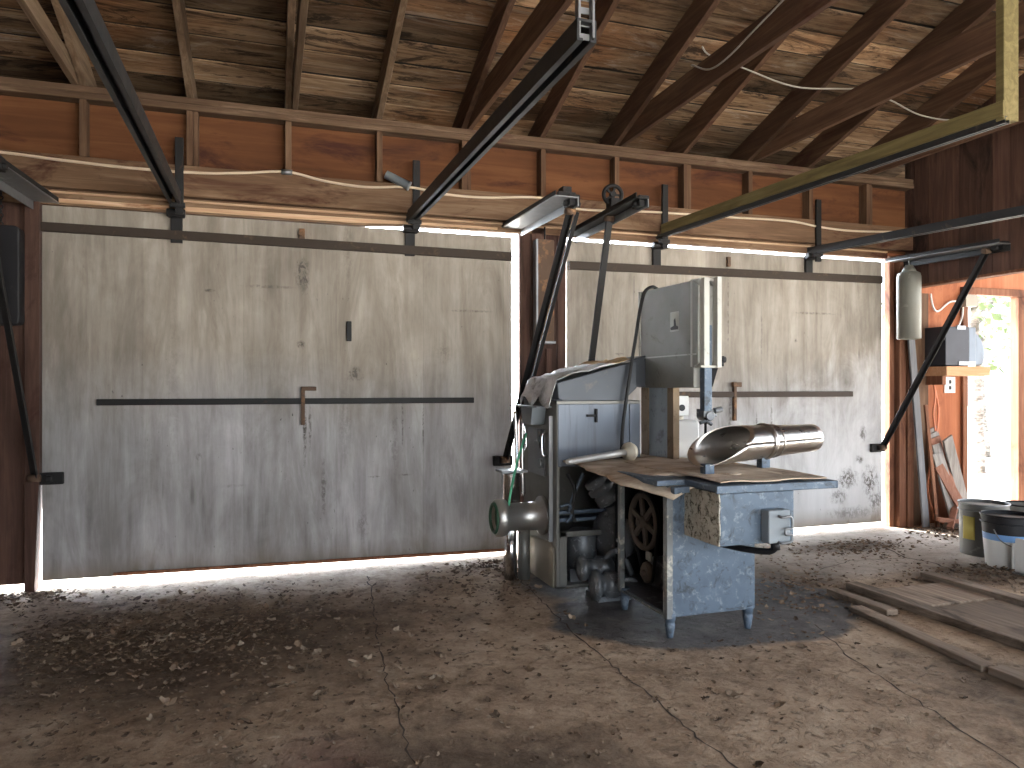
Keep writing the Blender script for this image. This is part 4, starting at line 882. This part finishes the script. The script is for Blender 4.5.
heap('debris', 'dark litter in front of the buckets', 4.55, -1.6, .35, .16, .03, 380, 3)
heap('debris', 'dry litter against the left jamb', -1.35, -.22, .18, .08, .04, 300, 4)
heap('debris', 'litter beside the planks', 3.15, -1.45, .25, .25, .02, 260, 5)
heap('debris', 'dry litter under the grinder neck', 1.45, -.35, .18, .12, .03, 220, 6)

# ------------------------------------------------------------------ trees outside the doorway
def tree(x, y, h, r, crown, seed, label):
    rr = random.Random(seed); t_ = thing('tree', label, 'tree', (x,y,GROUND_Z), 'trees outside the doorway')
    b = MB(); pts = [(x,y,GROUND_Z)] + [(x+rr.uniform(-.12,.12)*k, y+rr.uniform(-.1,.1)*k, h*k/4) for k in (1,2,3,4)]; b.tube(pts, r, 10); b.build('trunk', M['bark'], t_)
    for k in range(7):
        z = h*rr.uniform(.3,.95); a = rr.uniform(0,6.28); l = crown*rr.uniform(.5,.9); b = MB(); b.tube([(x,y,z),(x+l*.5*math.cos(a),y+l*.5*math.sin(a),z+.25),(x+l*math.cos(a),y+l*math.sin(a),z+.3)], r*.3, 6); b.build('branch', M['bark'], t_)
    b = MB()
    for k in range(900):
        a, u = rr.uniform(0,6.28), rr.random()**.5; z = h*rr.uniform(.3,1.05); q = crown*u*(1.2-.6*abs(z/h-.6)); c_ = Vector((x+q*math.cos(a), y+q*math.sin(a), z)); s_ = rr.uniform(.06,.13)
        n1 = Vector((rr.gauss(0,1),rr.gauss(0,1),rr.gauss(0,1))).normalized()*s_; n2 = n1.orthogonal().normalized()*s_*.6
        b.add([c_-n1, c_-n2, c_+n1, c_+n2], [(0,1,2,3)])
    b.build('foliage', M['foliage'], t_)
tree(12.6, 5.0, 7.5, .13, 1.3, 1, 'slim pale-barked tree seen in the middle of the doorway')
tree(15.3, 8.5, 6.0, .1, 1.6, 2, 'bushy green tree farther back through the doorway')
tree(10.2, 3.1, 5.0, .08, .8, 3, 'thin sapling at the edge of the doorway view')

# ------------------------------------------------------------------ light and camera
w = bpy.data.worlds.new('sky'); SC.world = w; w.use_nodes = True; nt = w.node_tree; bg = nt.nodes['Background']
bg.inputs[0].default_value = (.82,.9,1.0,1)
tc = nt.nodes.new('ShaderNodeTexCoord'); dp = nt.nodes.new('ShaderNodeVectorMath'); dp.operation = 'DOT_PRODUCT'; dp.inputs[1].default_value = Vector((-.15,1,.22)).normalized()
nt.links.new(tc.outputs['Generated'], dp.inputs[0])
mr = nt.nodes.new('ShaderNodeMapRange'); mr.inputs[1].default_value = .55; mr.inputs[2].default_value = 1.0; mr.inputs[3].default_value = 1.0; mr.inputs[4].default_value = 14.0; mr.interpolation_type = 'SMOOTHSTEP'
nt.links.new(dp.outputs['Value'], mr.inputs[0]); nt.links.new(mr.outputs[0], bg.inputs[1])
sun = bpy.data.lights.new('sun', 'SUN'); sun.energy = 10.0; sun.angle = .01; sun.color = (1,.95,.87)
so = bpy.data.objects.new('sun', sun); COL.objects.link(so); so.rotation_euler = Vector((.42,-.9,-1.75)).to_track_quat('-Z', 'Y').to_euler()
cam = bpy.data.cameras.new('camera'); co = bpy.data.objects.new('camera', cam); COL.objects.link(co); SC.camera = co
co.location = (0, -5.25, 1.26); co.rotation_euler = (math.radians(90), 0, -TH)
cam.sensor_width = 36; cam.lens = 735/1024*36; cam.shift_y = 3/1024; cam.clip_start = .05; cam.clip_end = 300
vs_ = SC.view_settings; vs_.view_transform = 'Standard'; vs_.look = 'None'; vs_.gamma = 1; vs_.use_curve_mapping = False; vs_.exposure = 2.55
SC.cycles.use_denoising = True; SC.cycles.max_bounces = 10; SC.cycles.diffuse_bounces = 6
